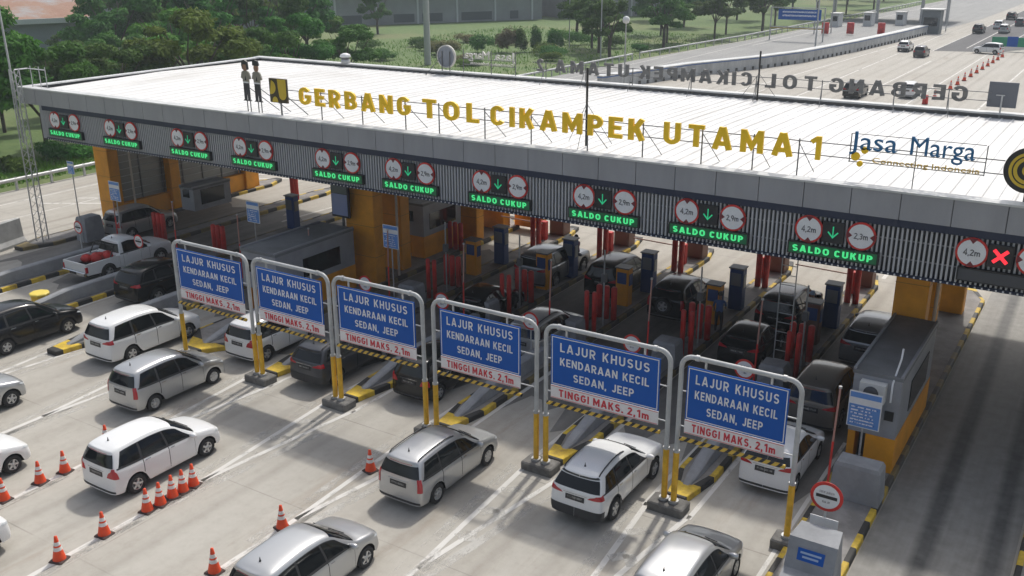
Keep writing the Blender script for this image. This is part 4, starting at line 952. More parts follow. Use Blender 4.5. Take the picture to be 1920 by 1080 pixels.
class Shell:
    def __init__(s, kind, L, Wd, H, wb, foh, tyre_r, clr):
        cs = COLS[kind]; ky = L/4.2; kz = H/1.69; w = Wd/2
        s.wy = (L/2-foh, L/2-foh-wb); s.tr = tyre_r; R = tyre_r+.075
        rows = []
        for ys, yb, yt, zb, zt, wf, bul in cs:
            ys, yb, yt = ys*ky, yb*ky, yt*ky; zb *= kz; zt *= kz; h = max(0, zt-zb); zs = clr
            if wf < .97 : zs = clr+.02
            r5x = .955*w-.27*h-.035; r5z = zt-min(.085, .32*h)
            P = [(.94*w, ys, zs), (.985*w, ys, zs+.13), (1.0*w, ys*.6+yb*.4, (zs+zb)*.5+.04), (.985*w, yb, zb-.07), (.955*w, yb, zb),
                 (r5x, yt, r5z), (r5x-.10, yt+bul*.4, zt-.018), (.5*r5x, yt+bul, zt+.008), (0, yt+bul*1.1, zt+.016)]
            rows.append([(a*wf, b, c) for a, b, c in P])
        n = len(rows); self_g = []
        cols = [[pchip([rows[i][j][k] for i in range(n)], SU) for k in range(3)] for j in range(9)]
        G = []
        for i in range((n-1)*SU+1):
            ax = [pchip([cols[j][k][i] for j in range(9)], SV) for k in range(3)]
            col = [list(p) for p in zip(*ax)]
            y = col[0][1]; z0 = col[0][2]; jt = 3*SV; zt_ = col[jt][2]
            for yc in s.wy:
                d = abs(col[2][1]-yc)
                if d < R:
                    za = tyre_r+math.sqrt(R*R-d*d)
                    if za > z0:
                        for j in range(jt):
                            col[j][2] = za+(col[j][2]-z0)*(zt_-za)/(zt_-z0)
                            if j < 3: col[j][0] = max(col[j][0], col[3][0]*.99)
            G.append(col)
        s.G = G; s.nu = len(G); s.nv = len(G[0]); s.w = w; s.L = L
    def at(s, u, v, side=1):
        u = max(0, min(u*SU, s.nu-1.0001)); v = max(0, min(v*SV, s.nv-1.0001)); i = int(u); j = int(v); a = u-i; b = v-j
        p = [Vector(s.G[i+di][j+dj])*((a if di else 1-a)*(b if dj else 1-b)) for di in (0, 1) for dj in (0, 1)]
        q = p[0]+p[1]+p[2]+p[3]; return Vector((q.x*side, q.y, q.z))
    def nrm(s, u, v, side=1):
        e = .06; a = s.at(u+e, v)-s.at(u-e, v); b = s.at(u, v+e)-s.at(u, v-e); n = b.cross(a)
        if n.length < 1e-9: n = Vector((0, 0, 1))
        if u > 13.9 or v > 7.9: n.x = 0
        n.normalize(); p = s.at(u, v)
        if n.dot(p-Vector((0, max(-s.L*.3, min(s.L*.3, p.y)), .7))) < 0: n = -n
        return Vector((n.x*side, n.y, n.z))
    def u_at(s, y, v, lo=0, hi=14):
        best = (9, 0)
        for k in range(281):
            u = lo+(hi-lo)*k/280; d = abs(s.at(u, v).y-y)
            if d < best[0]: best = (d, u)
        return best[1]
    def patch(s, mb, c, m, nu=8, nv=4, off=.006, side=1, thick=.012, both=False):
        """c: four (u,v) corners, counter-clockwise; lies on the shell, off metres proud"""
        for sd in ((1, -1) if both else (side,)):
            V = []
            for i in range(nu+1):
                for j in range(nv+1):
                    a, b = i/nu, j/nv
                    u = (c[0][0]*(1-a)+c[1][0]*a)*(1-b)+(c[3][0]*(1-a)+c[2][0]*a)*b
                    v = (c[0][1]*(1-a)+c[1][1]*a)*(1-b)+(c[3][1]*(1-a)+c[2][1]*a)*b
                    V.append((s.at(u, v, sd), s.nrm(u, v, sd)))
            top = [p+n_*off for p, n_ in V]; lowv = [p-n_*thick for p, n_ in V]
            N = len(V); I = lambda i, j: i*(nv+1)+j
            F = [(I(i, j), I(i+1, j), I(i+1, j+1), I(i, j+1)) for i in range(nu) for j in range(nv)]
            per = [I(i, 0) for i in range(nu)]+[I(nu, j) for j in range(nv)]+[I(i, nv) for i in range(nu, 0, -1)]+[I(0, j) for j in range(nv, 0, -1)]
            F2 = [(per[k], per[(k+1) % len(per)], N+per[(k+1) % len(per)], N+per[k]) for k in range(len(per))]
            if sd > 0: F = [f[::-1] for f in F]
            mb.add(top, F, m, True); mb.add(top+lowv, F2, m)
    def quad(s, y0b, y1b, y0t, y1t, vb, vt, lo=5, hi=13):
        return [(s.u_at(y0b, vb, lo, hi), vb), (s.u_at(y1b, vb, lo, hi), vb), (s.u_at(y1t, vt, lo, hi), vt), (s.u_at(y0t, vt, lo, hi), vt)]
def shell_mesh(s, name="body"):
    mb = MB(); V = []; F = []
    for sd in (1, -1):
        o = len(V); V += [(p[0]*sd, p[1], p[2]) for col in s.G for p in col]
        for i in range(s.nu-1):
            for j in range(s.nv-1):
                f = (o+i*s.nv+j, o+(i+1)*s.nv+j, o+(i+1)*s.nv+j+1, o+i*s.nv+j+1); F.append(f if sd < 0 else f[::-1])
    mb.add(V, F, PAINTS['white'], True)
    me = mb.mesh(name)
    import bmesh
    bm = bmesh.new(); bm.from_mesh(me); bmesh.ops.remove_doubles(bm, verts=bm.verts, dist=.0006); bmesh.ops.recalc_face_normals(bm, faces=bm.faces)
    for e in bm.edges:
        if len(e.link_faces) == 2 and e.calc_face_angle(0) > .62: e.smooth = False
    bm.to_mesh(me); bm.free(); return me
WH = {}
def wheel_meshes(r, wd, style):
    k = (r, style)
    if k in WH: return WH[k]
    a = MB(); h = wd/2; a.lathe([(r*.62, -h*.9), (r*.90, -h), (r*.985, -h*.75), (r, -h*.4), (r, h*.4), (r*.985, h*.75), (r*.90, h), (r*.62, h*.9), (r*.60, 0), (r*.62, -h*.9)], 24, TYRE, axis='x')
    b = MB(); b.lathe([(r*.64, -h*.86), (r*.64, h*.86), (r*.58, h*.90), (r*.55, h*.5), (r*.1, h*.42), (0, h*.42)], 24, DARKP if style else RIM, axis='x')
    b.lathe([(r*.52, h*.75), (r*.64, h*.90), (r*.655, h*.84)], 24, RIM, axis='x')
    ns = 5 if style else 7
    for q in range(ns):
        t = 2*math.pi*q/ns; d = Vector((0, math.cos(t), math.sin(t))); e = Vector((0, -math.sin(t), math.cos(t)))
        w1, w2 = r*.13, r*.085
        v = [d*(r*.08)+e*w1, d*(r*.08)-e*w1, d*(r*.60)-e*w2, d*(r*.60)+e*w2]
        vv = [(h*.90, p.y, p.z) for p in v]+[(h*.5, p.y, p.z) for p in v]
        b.add(vv, [(0, 1, 2, 3), (0, 4, 5, 1), (1, 5, 6, 2), (2, 6, 7, 3), (3, 7, 4, 0)], RIM)
    b.lathe([(r*.17, h*.45), (r*.17, h*.96), (0, h*.98)], 12, RIM, axis='x')
    WH[k] = (a.mesh("wheel"), b.mesh("rim")); return WH[k]
def add_wheels(t, w, wy, r, style, wd=.20):
    tm, rm = wheel_meshes(r, wd, style)
    for y in wy:
        for sd in (1, -1):
            o = link("wheel", tm, t, (sd*(w-.115), y, r)); q = link("rim", rm, o)
            if sd < 0: o.rotation_euler = (0, 0, math.pi)

def make_car(kind, L, Wd, H, wb, foh, tr, clr, rim=1, rails=False, cladding=False, spare=False, glass=GLASS, rearhi=4.95, lamps='side'):
    s = Shell('suv' if kind == 'jeep' else kind, L, Wd, H, wb, foh, tr, clr); w = Wd/2; ky = L/4.2
    t = thing("car", "", "car"); t.name = {'hatch': "hatchback_car", 'suv': "suv_car", 'jeep': "suv_car", 'cab': "pickup_truck"}.get(kind, "minivan_car")
    b = link("body", shell_mesh(s), t)
    b.material_slots[0].link = 'OBJECT'
    B = lambda name, mb: mb.build(name, t, fix=False)
    lo_end = -L/2+.10 if kind != 'cab' else -L/2+.1
    mb = MB(); mb.box((-w+.10, lo_end+.02, clr+.03), (w-.10, L/2-.22, clr+.36), UNDER); mb.build("underbody", t)
    # windscreen, rear window
    mb = MB(); s.patch(mb, [(5.16, 8.0), (6.92, 8.0), (6.90, 5.35), (5.22, 5.10)], glass, 8, 6, .006, both=True); B("windscreen", mb)
    mb = MB(); s.patch(mb, [(12.16, 4.18), (14, 4.18), (14, rearhi), (12.16, rearhi)], glass, 10, 4, .006, both=True); B("rear_window", mb)
    # side windows: front door, rear door, quarter light
    zz = 4.16, 4.86
    if kind == 'cab': spans = [(.86, .40, .52, .36), (.33, -.34, .30, -.30)]
    elif kind == 'hatch': spans = [(.80, -.12, .22, -.18), (-.19, -1.02, -.25, -1.05), (-1.10, -1.50, -1.12, -1.28)]
    elif kind in ('suv', 'jeep'): spans = [(.72, -.16, .26, -.24), (-.24, -1.06, -.31, -1.04), (-1.14, -1.74, -1.11, -1.50)]
    else: spans = [(.86, -.05, .36, -.12), (-.12, -.98, -.19, -.98), (-1.05, -1.82, -1.05, -1.60)]
    for sd in (1, -1):
        mb = MB(); s.patch(mb, s.quad(spans[0][0]*ky+.03, spans[-1][1]*ky-.03, spans[0][2]*ky+.02, spans[-1][3]*ky-.02, 4.10, 4.90), PLASTIC, 24, 3, .003, side=sd); B('pillar_trim', mb)
    for y0b, y1b, y0t, y1t in spans:
        c = s.quad(y0b*ky, y1b*ky, y0t*ky, y1t*ky, *zz)
        for sd in (1, -1):
            mb = MB(); s.patch(mb, c, glass, 8, 3, .008, side=sd); B("side_window", mb)
    # lamps
    for sd in (1, -1):
        mb = MB(); s.patch(mb, [(1.35, 2.75), (3.35, 3.15), (3.15, 3.95), (1.5, 3.75)], HEAD, 8, 3, .008, side=sd); B("headlight", mb)
        if kind == 'cab': continue
        mb = MB()
        if lamps == 'tall': s.patch(mb, [(11.7, 2.05), (12.5, 2.05), (12.45, 4.2), (11.75, 4.2)], TAIL, 6, 5, .012, side=sd)
        elif lamps == 'wide': s.patch(mb, [(11.35, 2.75), (13.25, 2.75), (12.55, 4.02), (11.45, 4.10)], TAIL, 9, 5, .012, side=sd)
        else: s.patch(mb, [(11.35, 2.25), (13.0, 2.35), (12.35, 4.15), (11.9, 4.15)], TAIL, 8, 6, .012, side=sd)
        B("taillight", mb)
    mb = MB(); s.patch(mb, [(.05, 1.7), (.9, 1.7), (.9, 3.2), (.05, 3.2)], PLASTIC, 6, 4, .006, both=True); B("grille", mb)
    mb = MB(); s.patch(mb, [(.04, .5), (1.4, .5), (1.3, 1.2), (.0, 1.2)], PLASTIC, 6, 3, .006, both=True); B("bumper_trim", mb); mb = MB()
    if kind != 'cab':
        s.patch(mb, [(11.2 if cladding else 12.0, .06 if cladding else .35), (13.99, .06 if cladding else .35), (13.99, 1.6 if cladding else .85), (11.2 if cladding else 12.1, 1.6 if cladding else .85)], PLASTIC, 8, 3, .010, both=True)
    if cladding:
        for sd in (1, -1): mc = MB(); s.patch(mc, [(4.35, .05), (11.2, .05), (11.2, .7), (4.35, .7)], PLASTIC, 40, 2, .012, side=sd); B("sill_trim", mc)
    if mb.v: B("bumper_trim", mb)
    if kind != 'cab':
        mb = MB(); s.patch(mb, [(13.45, 2.25), (13.99, 2.25), (13.99, 2.78), (13.45, 2.78)], PLATE, 4, 3, .016, both=True); B("number_plate", mb)
        mb = MB(); s.patch(mb, [(13.56, 2.44), (13.99, 2.44), (13.99, 2.62), (13.56, 2.62)], mat('worn plate marks', (.25, .25, .24), .5, var=.9, scale=16, dirt=(.02, .02, .02)), 6, 1, .018, both=True); B("plate_marks", mb)
        mb = MB(); s.patch(mb, [(13.3, 2.98), (13.99, 2.98), (13.99, 3.10), (13.3, 3.10)], CHROME, 5, 1, .018, both=True); B("tailgate_trim", mb)
        mb = MB(); s.patch(mb, [(11.9, 5.12), (13.98, 5.12), (13.98, 5.9), (11.9, 5.9)], PLASTIC if kind in ('suv',) else DARKP, 8, 2, .006, both=True) if kind == 'suv' else s.patch(mb, [(12.9, 4.99), (13.98, 4.99), (13.98, 5.06), (12.9, 5.06)], TAIL, 5, 1, .014, both=True); B("spoiler", mb)
    # door shut lines and handles, mouldings
    sl_ = [(.90, .86), (-.085, -.085), (-1.0, -1.0)] if kind not in ('cab',) else [(.82, .82), (.36, .36), (-.40, -.40)]
    if kind in ('hatch', 'suv', 'jeep'): sl_ = [(.78, .78), (-.2, -.2), (-1.08, -1.08)]
    for yb_, _ in sl_:
        a = s.u_at(yb_*ky, .7, 3, 12); c = s.u_at(yb_*ky, 4.1, 3, 12); d = .016
        for sd in (1, -1): mb = MB(); s.patch(mb, [(a-d, .7), (a+d, .7), (c+d, 4.1), (c-d, 4.1)], UNDER, 1, 8, .0015, side=sd, thick=.004); B("shut_line", mb)
    for yh in ((sl_[1][0]+.16)*ky, (sl_[2][0]+.16)*ky):
        u = s.u_at(yh, 3.35, 4, 12)
        for sd in (1, -1):
            mb = MB(); s.patch(mb, [(u-.13, 3.27), (u+.13, 3.27), (u+.13, 3.5), (u-.13, 3.5)], CHROME, 3, 2, .022, side=sd); B("door_handle", mb)
    for sd in (1, -1): mb = MB(); s.patch(mb, [(5.6, 4.02), (11.5, 4.02), (11.5, 4.12), (5.6, 4.12)], PLASTIC, 40, 1, .008, side=sd); B("window_strip", mb)
    # mirrors
    for sd in (1, -1):
        p = s.at(s.u_at(.78*ky, 4.0, 5, 8), 4.05, sd); mb = MB()
        mb.lathe([(.0, -.13), (.06, -.115), (.085, -.04), (.085, .04), (.06, .115), (0, .13)], 10, PAINTS['white'], axis='x')
        o = B("mirror", mb); o.location = (p.x+sd*.10, p.y+.02, p.z+.05); o.material_slots[0].link = 'OBJECT'
    if rails:
        for sd in (1, -1):
            mb = MB(); pts = []
            for k in range(9):
                u = 7.9+k*.46; p = s.at(u, 5.75, sd); pts.append(p+Vector((0, 0, .012 if k in (0, 8) else .045)))
            mb.tube(pts, .020, 6, PLASTIC); mb.build("roof_rail", t)
    mb = MB(); p = s.at(10.6, 8.0); mb.lathe([(.035, 0), (.02, .03), (.005, .12), (0, .12)], 8, PLASTIC, (0, p.y, p.z-.004)); mb.build("aerial", t)
    for xx in (-.35, .1):
        mb = MB(); a = s.at(5.25, 7.0 if xx > 0 else 6.2, 1 if xx > 0 else -1)+Vector((0, .01, .02)); b_ = s.at(6.0, 7.6 if xx > 0 else 6.9, 1 if xx > 0 else -1)+Vector((0, .01, .022)); mb.cyl(a, b_, .010, 5, UNDER); mb.build("wiper", t)
    if spare:
        p = s.at(13.99, 3.0); tm, rm = wheel_meshes(tr, .2, 1)
        o = link("spare_wheel", tm, t, (0, p.y-.14, .95), (0, 0, -math.pi/2)); link("rim", rm, o)
    add_wheels(t, w, s.wy, tr, rim, .20 if tr < .34 else .24)
    if kind == 'cab':
        y1 = s.at(13.9, 2).y-.012; y0 = -L/2; h0, h1 = clr+.22, 1.0*H/1.69
        bd = MB(); M_ = PAINTS['white']; th = .07; wy = s.wy[1]; R = tr+.075
        for sd in (1, -1):
            x0, x1 = sd*(w-.02), sd*(w-.02-th)
            pr = [(y1, clr+.1)]; 
            pr += [(wy+R*math.cos(a), tr+R*math.sin(a)) for a in [math.asin(max(-1, min(1, (clr+.1-tr)/R)))+k*(math.pi-2*math.asin((clr+.1-tr)/R))/12 for k in range(13)]]
            pr += [(y0+.04, clr+.14), (y0, clr+.35), (y0, h1), (y1, h1)]
            bd.prism(pr, min(x0, x1), max(x0, x1), M_, 'yz')
        bd.box((-w+.10, y0, clr+.30), (w-.10, y0+.07, h1-.002), M_); bd.box((-w+.10, y1-.07, clr+.3), (w-.10, y1-.002, h1-.002), M_)
        o = bd.build("cargo_bed", t); o.material_slots[0].link = 'OBJECT'
        bd = MB(); bd.box((-w+.095, y0+.075, .58), (w-.095, y1-.075, .62), PLASTIC); bd.build("bed_floor", t)
        bd = MB(); bd.bbox((-w+.02, y0-.14, clr+.14), (w-.02, y0-.003, clr+.32), .03, CHROME); bd.build("rear_bumper", t)
        for sd in (1, -1):
            bd = MB(); bd.bbox((sd*(w-.05)-.05, y0-.02, .64), (sd*(w-.05)+.05, y0+.10, .93), .01, TAIL); bd.build("taillight", t)
        bd = MB()
        for xx in (-w+.12, w-.12): bd.tube([(xx, y1-.45, h1), (xx*.98, y1-.22, h1+.38), (xx*.95, y1-.16, h1+.5)], .03, 8, BLACK)
        bd.tube([(-w*.8, y1-.16, h1+.5), (w*.8, y1-.16, h1+.5)], .03, 8, BLACK); bd.build("roll_bar", t)
        bd = MB(); bd.box((-.25, y0-.152, clr+.17), (.25, y0-.142, clr+.29), PLATE); bd.build("number_plate", t)
    return t
def paint(o, m):
    for c in [o]+list(o.children):
        for sl_ in getattr(c, 'material_slots', []):
            if sl_.link == 'OBJECT': sl_.material = m
PROTO = {}
SPEC = {
 'mpv': dict(kind='mpv', L=4.19, Wd=1.68, H=1.69, wb=2.655, foh=.74, tr=.31, clr=.24),
 'mpv_rail': dict(kind='mpv', L=4.30, Wd=1.68, H=1.66, wb=2.65, foh=.80, tr=.31, clr=.23, rails=True, rim=0, lamps='tall', rearhi=4.9),
 'mpv_tall': dict(kind='mpv', L=4.19, Wd=1.68, H=1.70, wb=2.655, foh=.74, tr=.30, clr=.24, rim=0, lamps='tall'),
 'bigmpv': dict(kind='mpv', L=4.65, Wd=1.80, H=1.79, wb=2.75, foh=.90, tr=.325, clr=.25, lamps='wide'),
 'suv': dict(kind='suv', L=4.43, Wd=1.70, H=1.70, wb=2.685, foh=.82, tr=.345, clr=.30, rails=True, cladding=True, lamps='wide'),
 'bigsuv': dict(kind='suv', L=4.79, Wd=1.86, H=1.82, wb=2.745, foh=.93, tr=.385, clr=.33, lamps='wide', rim=1),
 'jeep': dict(kind='jeep', L=4.4, Wd=1.78, H=1.80, wb=2.6, foh=.78, tr=.37, clr=.34, spare=True, lamps='tall'),
 'hatch': dict(kind='hatch', L=3.85, Wd=1.68, H=1.50, wb=2.405, foh=.76, tr=.29, clr=.22, lamps='wide'),
 'pickup': dict(kind='cab', L=5.30, Wd=1.84, H=1.80, wb=3.085, foh=.98, tr=.38, clr=.36),
}
def car(spec, col, x, y, label, rz=0.0, group="cars queueing through the toll gate"):
    """x, y: centre of the car"""
    if spec not in PROTO: PROTO[spec] = o = make_car(**SPEC[spec])
    else: o = copy_tree(PROTO[spec])
    o.location = (x, y, .009); o.rotation_euler = (0, 0, rz); tag(o, label, "pickup" if spec == 'pickup' else "car", group); paint(o, PAINTS[col]); return o
def ywheel(spec, yr):                       # centre y from the rear wheel's y
    s = SPEC[spec]; return yr-(s['L']/2-s['foh']-s['wb'])
car('mpv', 'white', -24.14, ywheel('mpv', 15.53), "white minivan beside the row of five close set orange cones")
car('mpv_tall', 'silver', -28.28, ywheel('mpv_tall', 19.44), "silver minivan with tall red lamps, just before the leftmost gantry post", .0)
car('bigmpv', 'white', -32.75, ywheel('bigmpv', 21.85), "white large minivan just left of the leftmost gantry's left post")
car('bigmpv', 'black', -37.6, ywheel('bigmpv', 19.56), "black minivan with bright wheels cut by the left picture border")
o = car('pickup', 'white', -42.35, 29.2, "white double cab pickup carrying a red load in its bed")
car('mpv', 'silver', -47.35, 34.25, "silver minivan at the foot of the leftmost canopy column")
car('bigsuv', 'black', -37.35, 28.0, "black large car on the lane right of the white pickup")
car('mpv', 'white', -28.15, 26.0, "white minivan half hidden by the posts between the first two gantries")
car('suv', 'grey', -24.2, 25.75, "dark grey minivan with red lamps beneath the second gantry")
car('mpv', 'black', -20.2, 26.75, "black car with red lamps beneath the third gantry")
car('mpv_rail', 'silver', -16.15, ywheel('mpv_rail', 19.88), "silver minivan with roof rails before the fourth gantry")
car('suv', 'white', -11.36, ywheel('suv', 21.87), "white sport utility car with black roof rails and bumper before the fifth gantry")
car('hatch', 'white', -7.40, 27.3, "white hatchback with red lamps passing under the rightmost gantry")
car('mpv', 'silver', -15.82, 14.95, "silver minivan at the bottom border beside two orange cones", .02)
car('mpv_tall', 'silver', -7.45, 19.75, "silver car with a pale roof at the bottom border right of centre", .0)
car('mpv', 'silver', -32.9, 15.55, "silver car front at the left border, below the black minivan")
car('hatch', 'white', -28.45, 13.05, "white car front with a dark windscreen at the left border, above the lowest cones")
car('suv', 'white', -24.62, 9.75, "white car nose at the lower left border beside the lowest cones")
car('mpv_rail', 'silver', -18.75, 32.0, "silver minivan waiting under the canopy behind the third gantry")
car('hatch', 'black', -22.7, 33.6, "black low car under the canopy, nose showing above the third gantry")
car('bigsuv', 'steel', -22.9, 39.6, "grey sport utility car at the payment machine, deep under the canopy")
car('bigmpv', 'black', -19.4, 40.1, "black minivan seen from its front corner at the far payment machines")
car('jeep', 'black', -15.6, 38.7, "black off-road car with a spare wheel on its tailgate")
car('bigmpv', 'black', -11.15, 39.9, "black minivan stopped beside the ladder tower")
car('hatch', 'black', -11.25, 35.4, "black hatchback under the canopy just before the ladder tower")
car('bigsuv', 'steel', -7.15, 38.3, "dark sport utility car with a ribbed pale roof passing the right orange column")
car('bigmpv', 'bronze', -7.45, 32.3, "bronze grey minivan beside the right toll booth")
# the pickup's load
mb = MB(); r_ = random.Random(3)
for k in range(7):
    cx, cy = -42.35+r_.uniform(-.35, .35), 27.35+k*.17; R = r_.uniform(.22, .34); pr = [(0, -R*.8), (R*.7, -R*.6), (R, 0), (R*.75, R*.5), (0, R*.75)]
    mb.lathe([(a*r_.uniform(.9, 1.1), b) for a, b in pr], 10, mat("red tarpaulin", (.52, .025, .02), .6, var=.3, scale=3), (cx, cy, .95+r_.uniform(0, .12)))
tag(mb.build("red_load", None), "red bundled load lying in the bed of the white pickup", "cargo")

# ------------------------------------------------------------------ cones
def make_cone():
    t = thing("traffic_cone", "", "traffic cone", (0, 0, 0), 0, "orange traffic cones on the plaza")
    mb = MB(); mb.bbox((-.21, -.21, .008), (.21, .21, .05), .03, RUBB); mb.build("base", t)
    mb = MB(); mb.lathe([(.175, .05), (.165, .10), (.115, .33), (.094, .43), (.085, .48), (.062, .58), (.04, .74), (.0, .75)], 16, CONEO); mb.build("cone_body", t, fix=False)
    for q_ in ([(.119, .33), (.098, .43)], [(.089, .48), (.066, .58)]): mb = MB(); mb.lathe(q_, 16, CONEW); mb.build("reflective_band", t, fix=False)
    return t
cone0 = make_cone()
CN = [(-26.41, 13.12, "orange cone at the left border, lowest below the white car with dark windscreen"), (-26.42, 14.3, "orange cone, second in the line left of the white minivan"), (-26.36, 15.1, "orange cone, third in the line left of the white minivan"), (-26.75, 16.9, "orange cone mostly hidden behind the roof of the white minivan"),
      (-22.29, 15.02, "nearest of the five close set orange cones beside the white minivan"), (-22.25, 15.45, "second of the five close set orange cones beside the white minivan"), (-22.28, 15.92, "middle of the five close set orange cones beside the white minivan"), (-22.27, 16.3, "fourth of the five close set orange cones beside the white minivan"), (-22.28, 16.7, "farthest of the five close set orange cones beside the white minivan"),
      (-22.28, 13.57, "lone orange cone next below the five close set cones"), (-22.28, 12.18, "lone orange cone at the lower left, lowest in line with the five close ones"), (-18.3, 16.48, "orange cone behind the silver minivan at the bottom border"), (-18.31, 14.03, "orange cone beside the silver minivan at the bottom border, lowest of its line"), (-18.26, 20.26, "lone orange cone left of the silver minivan with roof rails")]
r_ = random.Random(5)
for k, (x, y, l) in enumerate(CN):
    if k == 0: cone0.location = (x, y, 0); cone0['label'] = l; o = cone0
    else: o = dup(cone0, (x, y, 0), l)
    o.rotation_euler = (0, 0, r_.uniform(-.4, .4)); o.scale = (1, 1, 1)
for k in range(12):
    y = 112+k*4.4; o = dup(cone0, (-18.2+.05*k, y, 0), "small orange cone beyond the gate, "+ORD[k]+" nearest of the far line of cones", group="far line of cones beyond the gate"); o.scale = (1.35, 1.35, 1.35)

# ------------------------------------------------------------------ trees and bushes
def leafy(blobs, n, size, m, seed, flat=.7):
    """leaf clumps: small bent cards scattered through the volume of several lobes"""
    r = random.Random(seed); mb = MB(); V = []; F = []
    wsum = sum(b[3]**2 for b in blobs)
    for cx, cy, cz, R, q in blobs:
        for _ in range(int(n*R*R/wsum)):
            th = r.uniform(0, 2*math.pi); cz_ = r.uniform(-.75, 1); rad = R*(r.random()**.28)*r.uniform(.86, 1.12); k = math.sqrt(max(0, 1-cz_*cz_))
            p = Vector((cx+rad*k*math.cos(th), cy+rad*k*math.sin(th), cz+rad*cz_*q))
            nrm = Vector((k*math.cos(th), k*math.sin(th), cz_+.5)).normalized()+Vector((r.uniform(-.8, .8), r.uniform(-.8, .8), r.uniform(-.5, .8)))
            nrm.normalize(); a = nrm.orthogonal().normalized(); b = nrm.cross(a); t = r.uniform(0, 6.28)
            a, b = a*math.cos(t)+b*math.sin(t), b*math.cos(t)-a*math.sin(t); s = size*r.uniform(.55, 1.3)
            o = len(V); V += [p-a*s, p+b*s*.45-nrm*s*.15, p+a*s, p-b*s*.45-nrm*s*.15]; F += [(o, o+1, o+2, o+3)]
    mb.add(V, F, m); return mb
def limbs(h, spread, seed, r0=.2):
    r = random.Random(seed); mb = MB(); fork = h*.32
    mb.tube([(0, 0, -.2), (r.uniform(-.1, .1), r.uniform(-.1, .1), fork*.5), (0, 0, fork)], r0, 8, BARK)
    for k in range(6):
        a = k*1.047+r.uniform(-.4, .4); d = spread*r.uniform(.4, .8)
        mb.cyl((0, 0, fork-.1), (d*.5*math.cos(a), d*.5*math.sin(a), fork+h*.22), r0*.55, 6, BARK, r0*.35)
        mb.cyl((d*.5*math.cos(a), d*.5*math.sin(a), fork+h*.22), (d*math.cos(a+.2), d*math.sin(a+.2), h*.82), r0*.35, 5, BARK, r0*.1)
    return mb
def tree_proto(name, h, spread, seed, m, n=2600, size=.34, low=.42, flat=.52):
    r = random.Random(seed); B = []
    for k in range(24):
        a = r.uniform(0, 6.28); d = spread*math.sqrt(r.random())*.92; z = h*(low+(1-low)*r.uniform(.05, 1.0)*(1-.38*(d/spread)**2)); R = spread*r.uniform(.13, .33)
        B.append((d*math.cos(a), d*math.sin(a), z, R, flat))
    t = thing(name, "", "tree", (0, 0, 0)); o = leafy(B, n, size, m, seed).build("crown", t, fix=False)
    limbs(h, spread, seed).build("trunk", t, fix=False); return t
TREES = [tree_proto("broad_tree", 9.5, 5.2, 11, LEAF, 9000, .25), tree_proto("broad_tree", 8.6, 4.6, 12, LEAF2, 8000, .24), tree_proto("broad_tree", 10.5, 4.8, 13, LEAF, 9000, .25), tree_proto("round_tree", 7.0, 3.0, 14, LEAF, 4200, .22, .36, .8)]
first = set()
def put(k, x, y, sc, label, group, rz):
    t = TREES[k]
    if k in first: t = dup(t, (x, y, -.06), label, rz)
    else: first.add(k); t.location = (x, y, -.06); t['label'] = label; t.rotation_euler = (0, 0, rz)
    t.scale = (sc, sc, sc*RND.uniform(.88, 1.1)); t['group'] = group; return t
TONE = ["dark green", "bright green", "tall dark", "small round"]
rows = [  # x, y of the first, step, count
 ("front", -73, 39.5, (-.6, 7.6), 8), ("second", -84, 40, (-2.2, 8.2), 9), ("third", -95, 44, (-3.2, 8.6), 9), ("fourth", -108, 50, (-4.2, 9.2), 7), ("fifth", -121, 60, (-5, 10.0), 6)]
for nm, x, y, st_, cnt in rows:
    for k in range(cnt):
        q = [0, 2, 1, 0, 2, 0, 1, 2][(k*3+len(nm)) % 8]; xx = x+st_[0]*k+RND.uniform(-1.6, 1.6); yy = y+st_[1]*k+RND.uniform(-1.6, 1.6)
        if (nm == "front" and k >= 7) or (nm == "fifth" and k < 5): continue
        put(q, xx, yy, RND.uniform(1.05, 1.35)*(.7 if nm == "front" and k > 3 else 1)*{("front", 1): .78, ("front", 2): .8, ("second", 1): .72, ("second", 2): .66, ("second", 3): .75, ("third", 1): .7, ("third", 2): .52, ("third", 3): .6, ("fourth", 1): .5, ("fourth", 2): .40, ("fourth", 3): .5, ("fourth", 4): .75}.get((nm, k), 1), f"{TONE[q]} tree, {ORD[k]} from the left in the {nm} row behind the canopy", "tree bank left of the gate", RND.uniform(0, 6))
# single trees beside the far carriageway
FT = [(-75.7, 142.6, 2, 1.0), (-66.8, 131.5, 3, 1.25), (-71.5, 137, 3, 1.3), (-69.1, 157.1, 2, .95), (-66.5, 150, 3, 1.3), (-64.8, 168, 2, .9), (-66.5, 178, 0, .95), (-63, 188, 3, 1.3), (-65.5, 203, 0, 1.0), (-62.5, 222, 2, 1.0), (-62, 245, 0, 1.0), (-61, 268, 2, 1.1), (-76, 170, 0, 1.0), (-80, 190, 2, 1.1), (-78, 215, 0, 1.15), (-88, 160, 3, 1.3), (-123.5, 146.3, 3, 1.2), (-92, 205, 2, 1.2), (-75, 245, 2, 1.2), (-84, 262, 0, 1.3), (-72, 285, 0, 1.3), (-96, 240, 2, 1.3), (-68, 310, 2, 1.3), (-82, 320, 0, 1.4), (-100, 300, 2, 1.5), (-118, 290, 0, 1.5), (-64, 335, 0, 1.3)]
for k, (x, y, q, sc) in enumerate(FT):
    wh = "at the far carriageway" if x > -71 else "set back from the far carriageway"
    put(q, x, y, sc, f"{TONE[q]} roadside tree {wh}, "+(ORD[k] if k < 16 else ["seventeenth", "eighteenth", "nineteenth", "twentieth", "twenty-first", "twenty-second", "twenty-third", "twenty-fourth", "twenty-fifth", "twenty-sixth", "twenty-seventh"][k-16])+" counted outward", "trees along the far carriageway", k*1.3)
